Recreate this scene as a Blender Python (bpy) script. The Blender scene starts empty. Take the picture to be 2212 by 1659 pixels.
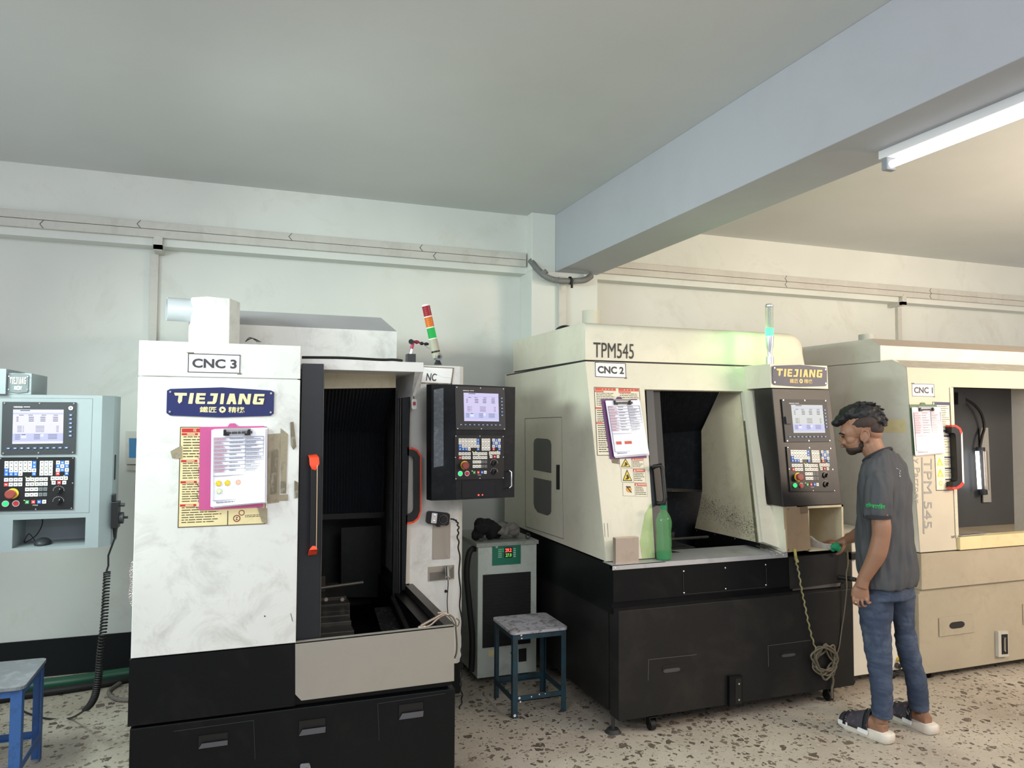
import bpy, math, random
from mathutils import Vector, Matrix
random.seed(7)
V = Vector
sc = bpy.context.scene
COL = sc.collection
# ------------------------------------------------------------------ camera
F, CX, CY, H = 1600.0, 1106.0, 829.5, 1.6
YAW, PIT, ROL = (math.radians(a) for a in (20.1, 2.6, 0.25))
_f = V((math.sin(YAW)*math.cos(PIT), math.cos(YAW)*math.cos(PIT), math.sin(PIT)))
_r = V((math.cos(YAW), -math.sin(YAW), 0)); _u = _r.cross(_f)
RR = math.cos(ROL)*_r + math.sin(ROL)*_u; UU = -math.sin(ROL)*_r + math.cos(ROL)*_u; FF = _f
EYE = V((0, 0, H))
cam = bpy.data.cameras.new('camera'); cam.sensor_width = 36; cam.lens = F/2212*36; cam.clip_start = .05
co = bpy.data.objects.new('camera', cam); COL.objects.link(co)
co.matrix_world = Matrix.Translation(EYE) @ Matrix((RR, UU, -FF)).transposed().to_4x4()
sc.camera = co
# ------------------------------------------------------------------ world, lights, exposure
sc.view_settings.view_transform = 'Standard'; sc.view_settings.look = 'None'
sc.view_settings.exposure = 0.10; sc.view_settings.gamma = 1; sc.view_settings.use_curve_mapping = False
w = bpy.data.worlds.new('world'); sc.world = w; w.use_nodes = True
w.node_tree.nodes['Background'].inputs[0].default_value = (.95, .95, 1, 1)
w.node_tree.nodes['Background'].inputs[1].default_value = .70
def area(name, loc, aim, sx, sy, power, color):
    l = bpy.data.lights.new(name, 'AREA'); l.shape = 'RECTANGLE'; l.size = sx; l.size_y = sy; l.energy = power; l.color = color
    o = bpy.data.objects.new(name, l); COL.objects.link(o); o.location = loc
    o.rotation_euler = (V(aim)-V(loc)).to_track_quat('-Z', 'Y').to_euler(); return o
area('unseen_room_light', (-1.1, .7, 2.98), (1.1, 4, .9), 1.3, .5, 28, (.96, .97, 1))  # unseen key lamp added to light the machine fronts and left-facing sides
area('unseen_room_light', (1.2, -1.2, 2.95), (1.6, 3, .8), 1.3, .5, 19, (1, .97, .95))  # second unseen lamp, added behind the camera and aimed at the machines
area('unseen_room_light', (5.6, -.2, 2.9), (4.4, 3.8, 1.6), 1.3, .6, 98, (1, .82, .64))  # unseen lamp added for the warm light on the right
area('unseen_room_light', (5.0, 1.6, 1.9), (5.0, 3.4, 3.05), 1.2, 1.0, 50, (1, .80, .62))  # added fill pointing up to brighten the right ceiling; no fixture here
area('ceiling_fill_light', (-2.3, .6, 2.2), (-1.4, 2.0, 3.1), 1.3, .4, 13, (.55, .66, 1))  # added uplight for the bluish left ceiling; no wall tube known
area('ceiling_fill_light', (.9, -.4, 2.2), (1.0, 1.6, 3.1), 1.3, .4, 10, (.84, .92, 1))  # second added uplight brightening the ceiling, not a wall fixture
area('left_fill_light', (-1.5, 2.9, 2.3), (1.8, 4.2, .35), 1.2, .4, 38, (.82, 1, .92)).data.spread = math.radians(120)  # unseen greenish fill added to brighten left wall and left-facing machine sides
area('beam_tube_light', (2.42, 1.66, 2.56), (2.42, 1.66, 0), .06, 1.2, 17, (.95, .98, 1))
bpy.data.objects['beam_tube_light'].rotation_euler = (0, 0, 0)

# ------------------------------------------------------------------ geometry helpers
def ray(px, py):
    return RR*((px-CX)/F) - UU*((py-CY)/F) + FF
def hit(px, py, p0, n):
    d = ray(px, py); return EYE + d*((V(p0)-EYE).dot(n)/d.dot(n))
def aX(px, py, X): return hit(px, py, (X, 0, 0), V((1, 0, 0)))
def aY(px, py, Y): return hit(px, py, (0, Y, 0), V((0, 1, 0)))
def aZ(px, py, Z): return hit(px, py, (0, 0, Z), V((0, 0, 1)))

class Fr:
    "a drawing surface: origin, u to the right, v downward (both full length), w out of the surface"
    def __init__(s, tl, tr, bl):
        s.o = V(tl); s.u = V(tr)-V(tl); s.v = V(bl)-V(tl); s.n = s.v.cross(s.u).normalized()
        s.W = s.u.length; s.Hh = s.v.length
    def p(s, a, b, w=0): return s.o + s.u*a + s.v*b + s.n*w
    def sub(s, a0, b0, a1, b1, w=0): return Fr(s.p(a0, b0, w), s.p(a1, b0, w), s.p(a0, b1, w))

_tc = {}
def text_geo(s, bold=0):
    k = (s, bold)
    if k not in _tc:
        c = bpy.data.curves.new('t', 'FONT'); c.body = s; c.resolution_u = 3; c.offset = bold
        o = bpy.data.objects.new('t', c); COL.objects.link(o)
        bpy.context.view_layer.update()
        m = bpy.data.meshes.new_from_object(o.evaluated_get(bpy.context.evaluated_depsgraph_get()))
        vs = [v.co.copy() for v in m.vertices]; fs = [tuple(p.vertices) for p in m.polygons]
        bpy.data.objects.remove(o); bpy.data.curves.remove(c); bpy.data.meshes.remove(m)
        _tc[k] = (vs, fs)
    return _tc[k]

ORG = {}
class MB:
    def __init__(s): s.v = []; s.f = []; s.m = []; s.mi = 0; s.mats = []
    def mat(s, m):
        if m not in s.mats: s.mats.append(m)
        s.mi = s.mats.index(m); return s
    def add(s, vs, fs):
        b = len(s.v); s.v += [V(x) for x in vs]; s.f += [tuple(b+i for i in f) for f in fs]; s.m += [s.mi]*len(fs); return s
    def box(s, x0, x1, y0, y1, z0, z1):
        return s.add([(x, y, z) for z in (z0, z1) for y in (y0, y1) for x in (x0, x1)],
                     [(0, 2, 3, 1), (4, 5, 7, 6), (0, 1, 5, 4), (2, 6, 7, 3), (0, 4, 6, 2), (1, 3, 7, 5)])
    def prism(s, pts, vec):
        n = len(pts); pts = [V(p) for p in pts]; vec = V(vec)
        return s.add(pts+[p+vec for p in pts], [tuple(range(n)), tuple(range(2*n-1, n-1, -1))] + [(i, (i+n), (i+1) % n+n, (i+1) % n) for i in range(n)])
    def poly(s, pts): return s.add(pts, [tuple(range(len(pts)))])
    def slab(s, fr, a0, b0, a1, b1, w0=0, w1=.001):
        return s.prism([fr.p(a0, b0, w0), fr.p(a1, b0, w0), fr.p(a1, b1, w0), fr.p(a0, b1, w0)], fr.n*(w1-w0))
    def outline(s, fr, pts, w0=0, w1=.001):
        return s.prism([fr.p(a, b, w0) for a, b in pts], fr.n*(w1-w0))
    def ring(s, fr, a0, b0, a1, b1, t, w0=0, w1=.001):
        tu = t/fr.W; tv = t/fr.Hh
        s.slab(fr, a0, b0, a1, b0+tv, w0, w1); s.slab(fr, a0, b1-tv, a1, b1, w0, w1)
        s.slab(fr, a0, b0+tv, a0+tu, b1-tv, w0, w1); return s.slab(fr, a1-tu, b0+tv, a1, b1-tv, w0, w1)
    def disc(s, fr, a, b, r, w0=0, w1=.001, n=20, r1=None):
        c = fr.p(a, b); u = fr.u.normalized(); v = fr.v.normalized(); v = (v-u*v.dot(u)).normalized(); r1 = r if r1 is None else r1
        A = [c+fr.n*w0+(u*math.cos(t)+v*math.sin(t))*r for t in [2*math.pi*i/n for i in range(n)]]
        B = [c+fr.n*w1+(u*math.cos(t)+v*math.sin(t))*r1 for t in [2*math.pi*i/n for i in range(n)]]
        return s.add(A+B, [tuple(range(n)), tuple(range(2*n-1, n-1, -1))]+[(i, i+n, (i+1) % n+n, (i+1) % n) for i in range(n)])
    def tube(s, pts, r, n=10, cap=True):
        pts = [V(p) for p in pts]; k = len(pts); rr = r if isinstance(r, (list, tuple)) else [r]*k
        t = (pts[1]-pts[0]).normalized(); a = t.orthogonal().normalized(); vs = []
        for i in range(k):
            t2 = ((pts[min(i+1, k-1)]-pts[max(i-1, 0)])).normalized()
            a = (a - t2*a.dot(t2)); a = a.normalized() if a.length > 1e-6 else t2.orthogonal().normalized(); b = t2.cross(a)
            vs += [pts[i]+(a*math.cos(2*math.pi*j/n)+b*math.sin(2*math.pi*j/n))*rr[i] for j in range(n)]
        fs = [(i*n+j, i*n+(j+1) % n, (i+1)*n+(j+1) % n, (i+1)*n+j) for i in range(k-1) for j in range(n)]
        if cap: fs += [tuple(range(n-1, -1, -1)), tuple(range((k-1)*n, k*n))]
        return s.add(vs, fs)
    def cyl(s, p0, p1, r0, r1=None, n=24): return s.tube([p0, p1], [r0, r0 if r1 is None else r1], n)
    def loft(s, rings):
        n = len(rings[0]); k = len(rings); vs = [p for r in rings for p in r]
        fs = [(i*n+j, i*n+(j+1) % n, (i+1)*n+(j+1) % n, (i+1)*n+j) for i in range(k-1) for j in range(n)]
        return s.add(vs, fs+[tuple(range(n-1, -1, -1)), tuple(range((k-1)*n, k*n))])
    def ell(s, c, rx, ry, rz, ax=None, n=20, m=12):
        ax = ax or (V((1, 0, 0)), V((0, 1, 0)), V((0, 0, 1))); c = V(c); R = []
        for i in range(1, m):
            ph = math.pi*i/m
            R.append([c+ax[0]*(rx*math.sin(ph)*math.cos(t))+ax[1]*(ry*math.sin(ph)*math.sin(t))-ax[2]*(rz*math.cos(ph)) for t in [2*math.pi*j/n for j in range(n)]])
        b = len(s.v); s.loft(R)
        return s
    def text(s, fr, txt, a0, b0, a1, b1, w=.0012, bold=0, keep=False):
        vs, fs = text_geo(txt, bold)
        if not vs: return s
        x0 = min(v.x for v in vs); x1 = max(v.x for v in vs); y0 = min(v.y for v in vs); y1 = max(v.y for v in vs)
        sx = (a1-a0)/(x1-x0); sy = (b1-b0)/(y1-y0)
        return s.add([fr.p(a0+(v.x-x0)*sx, b1-(v.y-y0)*sy, w) for v in vs], fs)
    def build(s, name, mat=None, parent=None, bevel=0, smooth=40, remesh=0, smoothit=0, label=None, cat=None, group=None, kind=None, origin=None, sub=0):
        me = bpy.data.meshes.new(name)
        lo = V([min(v[i] for v in s.v) for i in range(3)]); hi = V([max(v[i] for v in s.v) for i in range(3)])
        org = (lo+hi)/2
        if parent is None: org.z = lo.z
        if origin is not None: org = V(origin)
        me.from_pydata([v-org for v in s.v], [], s.f)
        for m in (s.mats or [mat]): me.materials.append(m)
        if s.mats: me.polygons.foreach_set('material_index', s.m)
        import bmesh
        bm = bmesh.new(); bm.from_mesh(me); bmesh.ops.recalc_face_normals(bm, faces=bm.faces); bm.to_mesh(me); bm.free()
        if smooth:
            me.polygons.foreach_set('use_smooth', [True]*len(me.polygons)); me.set_sharp_from_angle(angle=math.radians(smooth))
        o = bpy.data.objects.new(name, me); COL.objects.link(o)
        if parent: o.parent = parent; o.location = org-ORG[parent.name]
        else: o.location = org
        ORG[o.name] = org
        if bevel:
            b = o.modifiers.new('bevel', 'BEVEL'); b.width = bevel; b.segments = 2; b.limit_method = 'ANGLE'; b.angle_limit = math.radians(40)
        if remesh:
            r = o.modifiers.new('remesh', 'REMESH'); r.mode = 'VOXEL'; r.voxel_size = remesh; r.use_smooth_shade = True
            if smoothit: q = o.modifiers.new('smooth', 'SMOOTH'); q.factor = .5; q.iterations = smoothit
        tag(o, label, cat, group, kind); return o
def tag(o, label=None, cat=None, group=None, kind=None):
    if label: o['label'] = label
    if cat: o['category'] = cat
    if group: o['group'] = group
    if kind: o['kind'] = kind
def thing(name, loc, label, cat, group=None):
    o = bpy.data.objects.new(name, None); COL.objects.link(o); o.location = loc; o.empty_display_size = .1; ORG[o.name] = V(loc)
    tag(o, label, cat, group); return o
def arc(c, r, a0, a1, n=8): return [(c[0]+r*math.cos(math.radians(a0+(a1-a0)*i/n)), c[1]+r*math.sin(math.radians(a0+(a1-a0)*i/n))) for i in range(n+1)]
def rrect(a0, b0, a1, b1, ra, rb, n=5):
    P = []
    for cx, cy, s0 in ((a1-ra, b0+rb, -90), (a1-ra, b1-rb, 0), (a0+ra, b1-rb, 90), (a0+ra, b0+rb, 180)):
        P += [(cx+ra*math.cos(math.radians(s0+90*i/n)), cy+rb*math.sin(math.radians(s0+90*i/n))) for i in range(n+1)]
    return P
def spline(pts, n=8):
    pts = [V(p) for p in pts]; out = []
    for i in range(len(pts)-1):
        p0 = pts[max(i-1, 0)]; p1 = pts[i]; p2 = pts[i+1]; p3 = pts[min(i+2, len(pts)-1)]
        for j in range(n):
            t = j/n; out.append(.5*((2*p1)+(p2-p0)*t+(2*p0-5*p1+4*p2-p3)*t*t+(3*p1-p0-3*p2+p3)*t**3))
    return out+[pts[-1]]

# ------------------------------------------------------------------ materials
def srgb(r, g, b): return tuple(((c/255)/12.92 if c <= 10 else ((c/255+.055)/1.055)**2.4) for c in (r, g, b))
MC = {}
def M(name, rgb, rough=.6, metal=0, dirt=0, dirtrgb=None, scale=6, bump=0, emit=0, spec=.5, alpha=1, trans=0, stretch=None, thr=(.5, .68), ior=1.45, noise=.03):
    if name in MC: return MC[name]
    m = bpy.data.materials.new(name); m.use_nodes = True; N = m.node_tree.nodes; L = m.node_tree.links; b = N['Principled BSDF']
    c = srgb(*rgb)
    b.inputs['Base Color'].default_value = (*c, 1); b.inputs['Roughness'].default_value = rough; b.inputs['Metallic'].default_value = metal
    b.inputs['Specular IOR Level'].default_value = spec; b.inputs['IOR'].default_value = ior
    if trans: b.inputs['Transmission Weight'].default_value = trans
    if emit: b.inputs['Emission Color'].default_value = (*c, 1); b.inputs['Emission Strength'].default_value = emit; b.inputs['Base Color'].default_value = (*[x*.06 for x in c], 1)
    if alpha < 1: b.inputs['Alpha'].default_value = alpha
    tc = N.new('ShaderNodeTexCoord'); mp = N.new('ShaderNodeMapping'); L.new(tc.outputs['Object'], mp.inputs[0])
    if stretch: mp.inputs['Scale'].default_value = stretch
    if not emit:
        n0 = N.new('ShaderNodeTexNoise'); n0.inputs['Scale'].default_value = scale*.5; n0.inputs['Detail'].default_value = 5; L.new(mp.outputs[0], n0.inputs['Vector'])
        r0 = N.new('ShaderNodeValToRGB'); r0.color_ramp.elements[0].position = .3; r0.color_ramp.elements[1].position = .7
        r0.color_ramp.elements[0].color = (*[x*(1-noise*3) for x in c], 1); r0.color_ramp.elements[1].color = (*[min(1, x*(1+noise)) for x in c], 1)
        L.new(n0.outputs[0], r0.inputs[0]); out = r0.outputs[0]
        if dirt:
            n1 = N.new('ShaderNodeTexNoise'); n1.inputs['Scale'].default_value = scale; n1.inputs['Detail'].default_value = 9; n1.inputs['Roughness'].default_value = .7; L.new(mp.outputs[0], n1.inputs['Vector'])
            n1.inputs['Distortion'].default_value = .6
            r1 = N.new('ShaderNodeValToRGB'); r1.color_ramp.elements[0].position = thr[0]; r1.color_ramp.elements[1].position = thr[1]
            r1.color_ramp.elements[0].color = (0, 0, 0, 1); r1.color_ramp.elements[1].color = (dirt, dirt, dirt, 1); L.new(n1.outputs[0], r1.inputs[0])
            mx = N.new('ShaderNodeMix'); mx.data_type = 'RGBA'; L.new(r1.outputs[0], mx.inputs[0]); L.new(out, mx.inputs[6])
            mx.inputs[7].default_value = (*srgb(*(dirtrgb or (90, 88, 80))), 1); out = mx.outputs[2]
        L.new(out, b.inputs['Base Color'])
        if bump:
            bp = N.new('ShaderNodeBump'); bp.inputs['Strength'].default_value = bump; bp.inputs['Distance'].default_value = .01
            nb = N.new('ShaderNodeTexNoise'); nb.inputs['Scale'].default_value = scale*6; nb.inputs['Detail'].default_value = 4; L.new(mp.outputs[0], nb.inputs['Vector'])
            L.new(nb.outputs[0], bp.inputs['Height']); L.new(bp.outputs[0], b.inputs['Normal'])
    MC[name] = m; return m
wallm = M('painted plaster', (222, 226, 220), .8, dirt=.30, dirtrgb=(176, 170, 152), scale=2.2, thr=(.55, .75), bump=.12)
ceilm = M('ceiling paint', (214, 218, 216), .85, scale=1.5, bump=.15)
beamm = M('beam paint', (184, 188, 194), .8, dirt=.15, dirtrgb=(150, 148, 140), scale=1.6, bump=.1)
skirtm = M('black skirting paint', (22, 26, 28), .6, spec=.25)
plast = M('trunking plastic', (205, 204, 196), .5, dirt=.25, dirtrgb=(150, 146, 132), scale=8)
ivory = M('soiled ivory paint', (217, 218, 215), .45, dirt=.5, dirtrgb=(146, 146, 138), scale=6, thr=(.5, .72))
cream = M('cream machine paint', (220, 216, 198), .45, dirt=.30, dirtrgb=(168, 166, 142), scale=5, thr=(.5, .74))
creamside = cream
grime = M('oily cream paint', (206, 200, 172), .4, dirt=.55, dirtrgb=(120, 116, 92), scale=9, thr=(.48, .7))
greyp = M('light grey machine paint', (222, 219, 208), .5, dirt=.22, dirtrgb=(170, 160, 138), scale=5)
beige = M('beige cabinet paint', (172, 162, 142), .5, dirt=.28, dirtrgb=(140, 128, 104), scale=7)
m4p = M('silver grey paint', (138, 146, 150), .5, dirt=.35, dirtrgb=(140, 146, 146), scale=8)
black = M('black machine paint', (9, 11, 14), .42, spec=.25, dirt=.3, dirtrgb=(42, 41, 38), scale=5, thr=(.52, .72))
black2 = M('scuffed black cabinet paint', (33, 32, 32), .42, spec=.25, dirt=.55, dirtrgb=(52, 49, 44), scale=4, thr=(.5, .72))
blackp = M('pendant black paint', (21, 24, 28), .45, spec=.25, dirt=.15, dirtrgb=(70, 72, 74), scale=14)
dark = M('interior dark steel', (18, 20, 23), .5, dirt=.4, dirtrgb=(48, 47, 46), scale=20)
rib = M('bellows rubber', (46, 50, 56), .4, dirt=.2, dirtrgb=(60, 60, 60), scale=20)
steel = M('brushed stainless', (176, 168, 158), .38, metal=.75, dirt=.2, dirtrgb=(120, 110, 98), scale=5, stretch=(1, 1, 6), noise=.05)
flap = M('matte stainless sheet', (160, 154, 146), .55, metal=.35, dirt=.15, dirtrgb=(125, 118, 108), scale=3)
copper = M('warm steel plate', (188, 164, 136), .42, metal=.6, dirt=.25, dirtrgb=(140, 118, 92), scale=7)
darksteel = M('oiled grey steel', (88, 84, 80), .4, metal=.6, dirt=.4, dirtrgb=(40, 38, 36), scale=16)
chrome = M('chrome', (225, 225, 225), .15, metal=1)
wht = M('printed white vinyl', (238, 238, 238), .5)
ink = M('dark grey ink', (62, 62, 66), .5)
blk = M('black plastic', (16, 16, 18), .4)
blk2 = M('dark grey plastic', (44, 46, 50), .5)
rub = M('black rubber', (20, 20, 20), .6)
orange = M('orange plastic', (232, 70, 34), .4)
red = M('red plastic', (178, 44, 48), .4)
navy = M('navy enamel', (32, 40, 92), .35)
navyd = M('faded dark plate', (74, 76, 92), .45)
gold = M('pale gold lettering', (240, 226, 168), .4)
goldc = M('worn gold lettering', (216, 190, 112), .4)
silv = M('silver lettering', (196, 196, 190), .4)
kw = M('white key', (232, 232, 226), .5); kb = M('blue key', (62, 110, 190), .5); kr = M('red key', (190, 62, 66), .5); kg = M('grey key', (104, 108, 112), .5); kgr = M('green key', (58, 140, 84), .5)
kdb = M('dim blue key', (72, 92, 130), .5)
legend = M('key legend', (70, 70, 74), .5)
yel = M('yellow plastic', (226, 190, 60), .4)
maroon = M('mushroom red', (138, 62, 56), .4)
screen = M('lcd light', (232, 230, 255), emit=.88); screen2 = M('lcd light dimmer', (214, 218, 216), emit=.85)
screenb = M('lcd band', (200, 204, 246), emit=.85); scrt = M('lcd text', (104, 104, 134), emit=.6); scrt2 = M('lcd blue', (60, 84, 170), emit=.7)
grled = M('green lit lens', (30, 235, 110), emit=1.6); yled = M('yellow led', (240, 250, 150), emit=1.2)
redled = M('red led', (255, 70, 60), emit=3); grdig = M('green digits', (120, 220, 90), emit=1.1)
paper = M('white paper', (238, 240, 250), .7); paper2 = M('pinkish paper', (236, 226, 232), .7); pline = M('printed grey lines', (142, 146, 164), .7); plred = M('printed red lines', (206, 150, 170), .7)
pink = M('pink clipboard', (190, 84, 138), .45); purple = M('purple clipboard', (98, 52, 106), .45); olive = M('green clipboard', (86, 112, 84), .5)
sticky = M('yellowed sticker', (226, 212, 164), .6, dirt=.3, dirtrgb=(170, 150, 104), scale=12); stred = M('sticker red', (186, 46, 46), .5); stink = M('sticker ink', (74, 66, 48), .6)
stick2 = M('pale sticker', (226, 222, 202), .6); stred2 = M('faded sticker red', (204, 88, 72), .5); wyel = M('warning yellow', (226, 200, 50), .5); worg = M('warning orange', (228, 160, 44), .5); stblue = M('sticker navy', (70, 74, 110), .5)
tape = M('grimy tape', (150, 140, 118), .35, dirt=.6, dirtrgb=(92, 82, 66), scale=30)
taped = M('dark tape residue', (112, 104, 86), .5, dirt=.5, dirtrgb=(190, 186, 170), scale=25)
foil = M('crumpled foil', (170, 160, 160), .3, metal=.8, dirt=.5, dirtrgb=(60, 40, 46), scale=30, bump=1)
hose = M('grey corrugated hose', (122, 124, 122), .55)
brass = M('yellow fabric cord', (140, 136, 98), .6, dirt=.4, dirtrgb=(80, 78, 56), scale=60)
cordm = M('oily cord', (108, 100, 84), .5, dirt=.4, dirtrgb=(60, 54, 44), scale=50)

def floormat():
    m = bpy.data.materials.new('terrazzo floor'); m.use_nodes = True; N = m.node_tree.nodes; L = m.node_tree.links; b = N['Principled BSDF']
    tc = N.new('ShaderNodeTexCoord'); nz = N.new('ShaderNodeTexNoise'); nz.inputs['Scale'].default_value = 34; nz.inputs['Detail'].default_value = 3
    L.new(tc.outputs['Object'], nz.inputs['Vector'])
    mv = N.new('ShaderNodeMix'); mv.data_type = 'VECTOR'; mv.inputs[0].default_value = .02; L.new(tc.outputs['Object'], mv.inputs[4]); L.new(nz.outputs['Color'], mv.inputs[5])
    n2 = N.new('ShaderNodeTexNoise'); n2.inputs['Scale'].default_value = 2.0; n2.inputs['Detail'].default_value = 8; L.new(tc.outputs['Object'], n2.inputs['Vector'])
    cr = N.new('ShaderNodeValToRGB'); cr.color_ramp.elements[0].position = .3; cr.color_ramp.elements[1].position = .7
    cr.color_ramp.elements[0].color = (*srgb(160, 150, 136), 1); cr.color_ramp.elements[1].color = (*srgb(194, 185, 171), 1); L.new(n2.outputs[0], cr.inputs[0])
    out = cr.outputs[0]
    for sc_, keep, rad, col1, col2 in ((21, .42, .42, (56, 50, 44), (120, 107, 94)), (36, .50, .42, (84, 76, 68), (140, 128, 112)), (75, .50, .4, (120, 108, 94), (196, 188, 172))):
        vo = N.new('ShaderNodeTexVoronoi'); vo.inputs['Scale'].default_value = sc_; L.new(mv.outputs[1], vo.inputs['Vector'])
        sep = N.new('ShaderNodeSeparateColor'); L.new(vo.outputs['Color'], sep.inputs[0])
        mr = N.new('ShaderNodeMath'); mr.operation = 'MULTIPLY'; mr.inputs[1].default_value = rad*.7; L.new(sep.outputs[1], mr.inputs[0])
        ad = N.new('ShaderNodeMath'); ad.operation = 'ADD'; ad.inputs[1].default_value = rad*.28; L.new(mr.outputs[0], ad.inputs[0])
        lt = N.new('ShaderNodeMath'); lt.operation = 'LESS_THAN'; ve = N.new('ShaderNodeTexVoronoi'); ve.feature = 'DISTANCE_TO_EDGE'; ve.inputs['Scale'].default_value = sc_; L.new(mv.outputs[1], ve.inputs['Vector']); L.new(ad.outputs[0], lt.inputs[0]); L.new(ve.outputs['Distance'], lt.inputs[1])
        kp = N.new('ShaderNodeMath'); kp.operation = 'LESS_THAN'; kp.inputs[1].default_value = keep; L.new(sep.outputs[0], kp.inputs[0])
        mu = N.new('ShaderNodeMath'); mu.operation = 'MULTIPLY'; L.new(lt.outputs[0], mu.inputs[0]); L.new(kp.outputs[0], mu.inputs[1])
        c2 = N.new('ShaderNodeMix'); c2.data_type = 'RGBA'; L.new(sep.outputs[2], c2.inputs[0]); c2.inputs[6].default_value = (*srgb(*col1), 1); c2.inputs[7].default_value = (*srgb(*col2), 1)
        mx = N.new('ShaderNodeMix'); mx.data_type = 'RGBA'; L.new(mu.outputs[0], mx.inputs[0]); L.new(out, mx.inputs[6]); L.new(c2.outputs[2], mx.inputs[7]); out = mx.outputs[2]
    L.new(out, b.inputs['Base Color']); b.inputs['Roughness'].default_value = .55
    return m
floorm = floormat()

# ------------------------------------------------------------------ setting
YU, YL, YC = 5.20, 5.33, 5.09           # upper wall face, lower wall face, column face
ZC = 3.135
MB().box(-4, 9.5, -3, 5.5, -.12, 0).build('floor', floorm, kind='structure', smooth=0)
MB().box(-4, 9.5, -3, 5.5, ZC, ZC+.12).build('ceiling', ceilm, kind='structure', smooth=0)
MB().box(-4, 9.5, YL, 5.5, 0, 2.69).build('wall_back', wallm, kind='structure', smooth=0)
MB().box(-4, 9.5, YU, 5.5, 2.69, ZC).build('trim_3', wallm, kind='structure', smooth=0)
MB().box(-4, 9.5, YL-.012, YL, 0, .225).build('baseboard_back', skirtm, kind='structure', smooth=0)
BX0, BX1, BZ = 2.208, 2.56, 2.70
MB().box(BX0, BX1, -3, YU, BZ, ZC).build('trim_1', beamm, kind='structure', smooth=0, bevel=.004)
b = MB(); b.box(2.015, BX1, YC, YL, 0, BZ); b.box(2.015, BX0, YC, YL, BZ, ZC); b.build('trim_2', wallm, kind='structure', smooth=0, bevel=.004)

def trunk(x0, x1, z0, z1, y1, label, joints=(), mat=plast, group=None, y0=None):
    y0 = y1-.035 if y0 is None else y0
    t = thing('cable_trunking', ((x0+x1)/2, y1, z0), label, 'cable trunking', group)
    b = MB(); b.box(x0, x1, y0, y1, z0, z1); b.build('channel', mat, t, bevel=.002, smooth=0)
    for jx in joints:
        b = MB(); b.prism([(jx, y0-.002, z0), (jx-.02, y0-.002, (z0+z1)/2), (jx, y0-.002, z1), (jx+.004, y0-.002, z1), (jx-.016, y0-.002, (z0+z1)/2), (jx+.004, y0-.002, z0)], (0, .002, 0)); b.build('joint', ink, t, smooth=0)
    return t
trunk(-3.9, 2.0, 2.79, 2.838, YU, 'upper run of white cable trunking on the wall left of the column', (-.62, .3, 1.2))
trunk(-3.9, 2.0, 2.737, 2.787, YU, 'lower run of white cable trunking on the wall left of the column', (-1.15, 1.3))
trunk(2.62, 9.4, 2.79, 2.838, YU, 'upper run of cream cable trunking on the wall right of the beam', (4.42, 6.1))
trunk(2.62, 9.4, 2.737, 2.787, YU, 'lower run of cream cable trunking on the wall right of the beam', (4.42, 6.1))
def vtrunk(px, label, zt=2.74):
    x = aY(px, 600, YL).x
    t = thing('cable_trunking', (x, YL, 1.2), label, 'cable trunking')
    MB().box(x-.024, x+.024, YL-.034, YL, .25, 2.66).build('channel', plast, t, bevel=.002, smooth=0)
    xx = aY(px+8, 545, YU).x
    b = MB(); b.prism([(xx-.026, YU-.04, 2.66), (xx+.026, YU-.04, 2.66), (xx+.026, YU-.04, 2.735), (xx, YU-.04, 2.755), (xx-.026, YU-.04, 2.735)], (0, .035, 0)); b.box(xx-.026, xx+.026, YU-.04, YL, 2.655, 2.69); b.build('elbow', plast, t, smooth=0)
vtrunk(334, 'vertical white trunking dropping down the wall on the left')
vtrunk(1936, 'vertical cream trunking dropping down the wall on the right')
x = aY(1212, 650, YC).x
b = MB(); b.box(x-.03, x+.03, YC-.03, YC, .3, 2.66); b.build('cable_trunking', plast, bevel=.002, smooth=0, label='vertical trunking on the face of the column under the grey hose', cat='cable trunking')
# flexible conduit under the beam
t = thing('flexible_conduit', (2.2, YC-.05, 2.6), 'grey corrugated flexible conduit curving under the concrete beam', 'conduit')
pp = spline([aY(1146, 562, 5.12), aY(1160, 580, 5.06), aY(1180, 598, 5.0), aY(1205, 606, 5.0), aY(1235, 607, 5.0), aY(1262, 605, 5.0), aY(1277, 596, 5.04)], 14)
b = MB(); b.tube(pp, [.024 if i % 2 else .0195 for i in range(len(pp))], 14); b.build('hose', hose, t, smooth=60)
c = aY(1172, 588, 5.03); c2 = aY(1177, 594, 5.02); MB().tube([c, c2], .033, 12).build('coupling', hose, t)
c = aY(1231, 606, 5.0); b = MB(); b.tube([c+V((-.006, 0, 0)), c+V((.006, 0, 0))], .03, 12); b.box(c.x-.004, c.x+.012, c.y-.03, c.y-.022, c.z-.06, c.z+.01); b.build('clamp', rub, t)
# fluorescent batten under the beam
t = thing('fluorescent_light', (2.47, 1.6, BZ-.06), 'long lit fluorescent tube on a white batten under the beam', 'light')
MB().box(2.44, 2.50, 1.05, 2.30, BZ-.035, BZ).build('batten', wht, t, bevel=.003, smooth=0)
for y0_, y1_ in ((2.262, 2.29), (1.06, 1.088)): MB().box(2.445, 2.495, y0_, y1_, BZ-.085, BZ-.03).build('end_holder', M('grey lamp holder', (150, 156, 160), .4), t, bevel=.004, smooth=0)
tubem = M('fluorescent tube glass', (250, 252, 255), emit=3)
b = MB(); b.cyl((2.47, 1.088, BZ-.062), (2.47, 2.262, BZ-.062), .015, n=16); b.build('tube', tubem, t)
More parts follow.
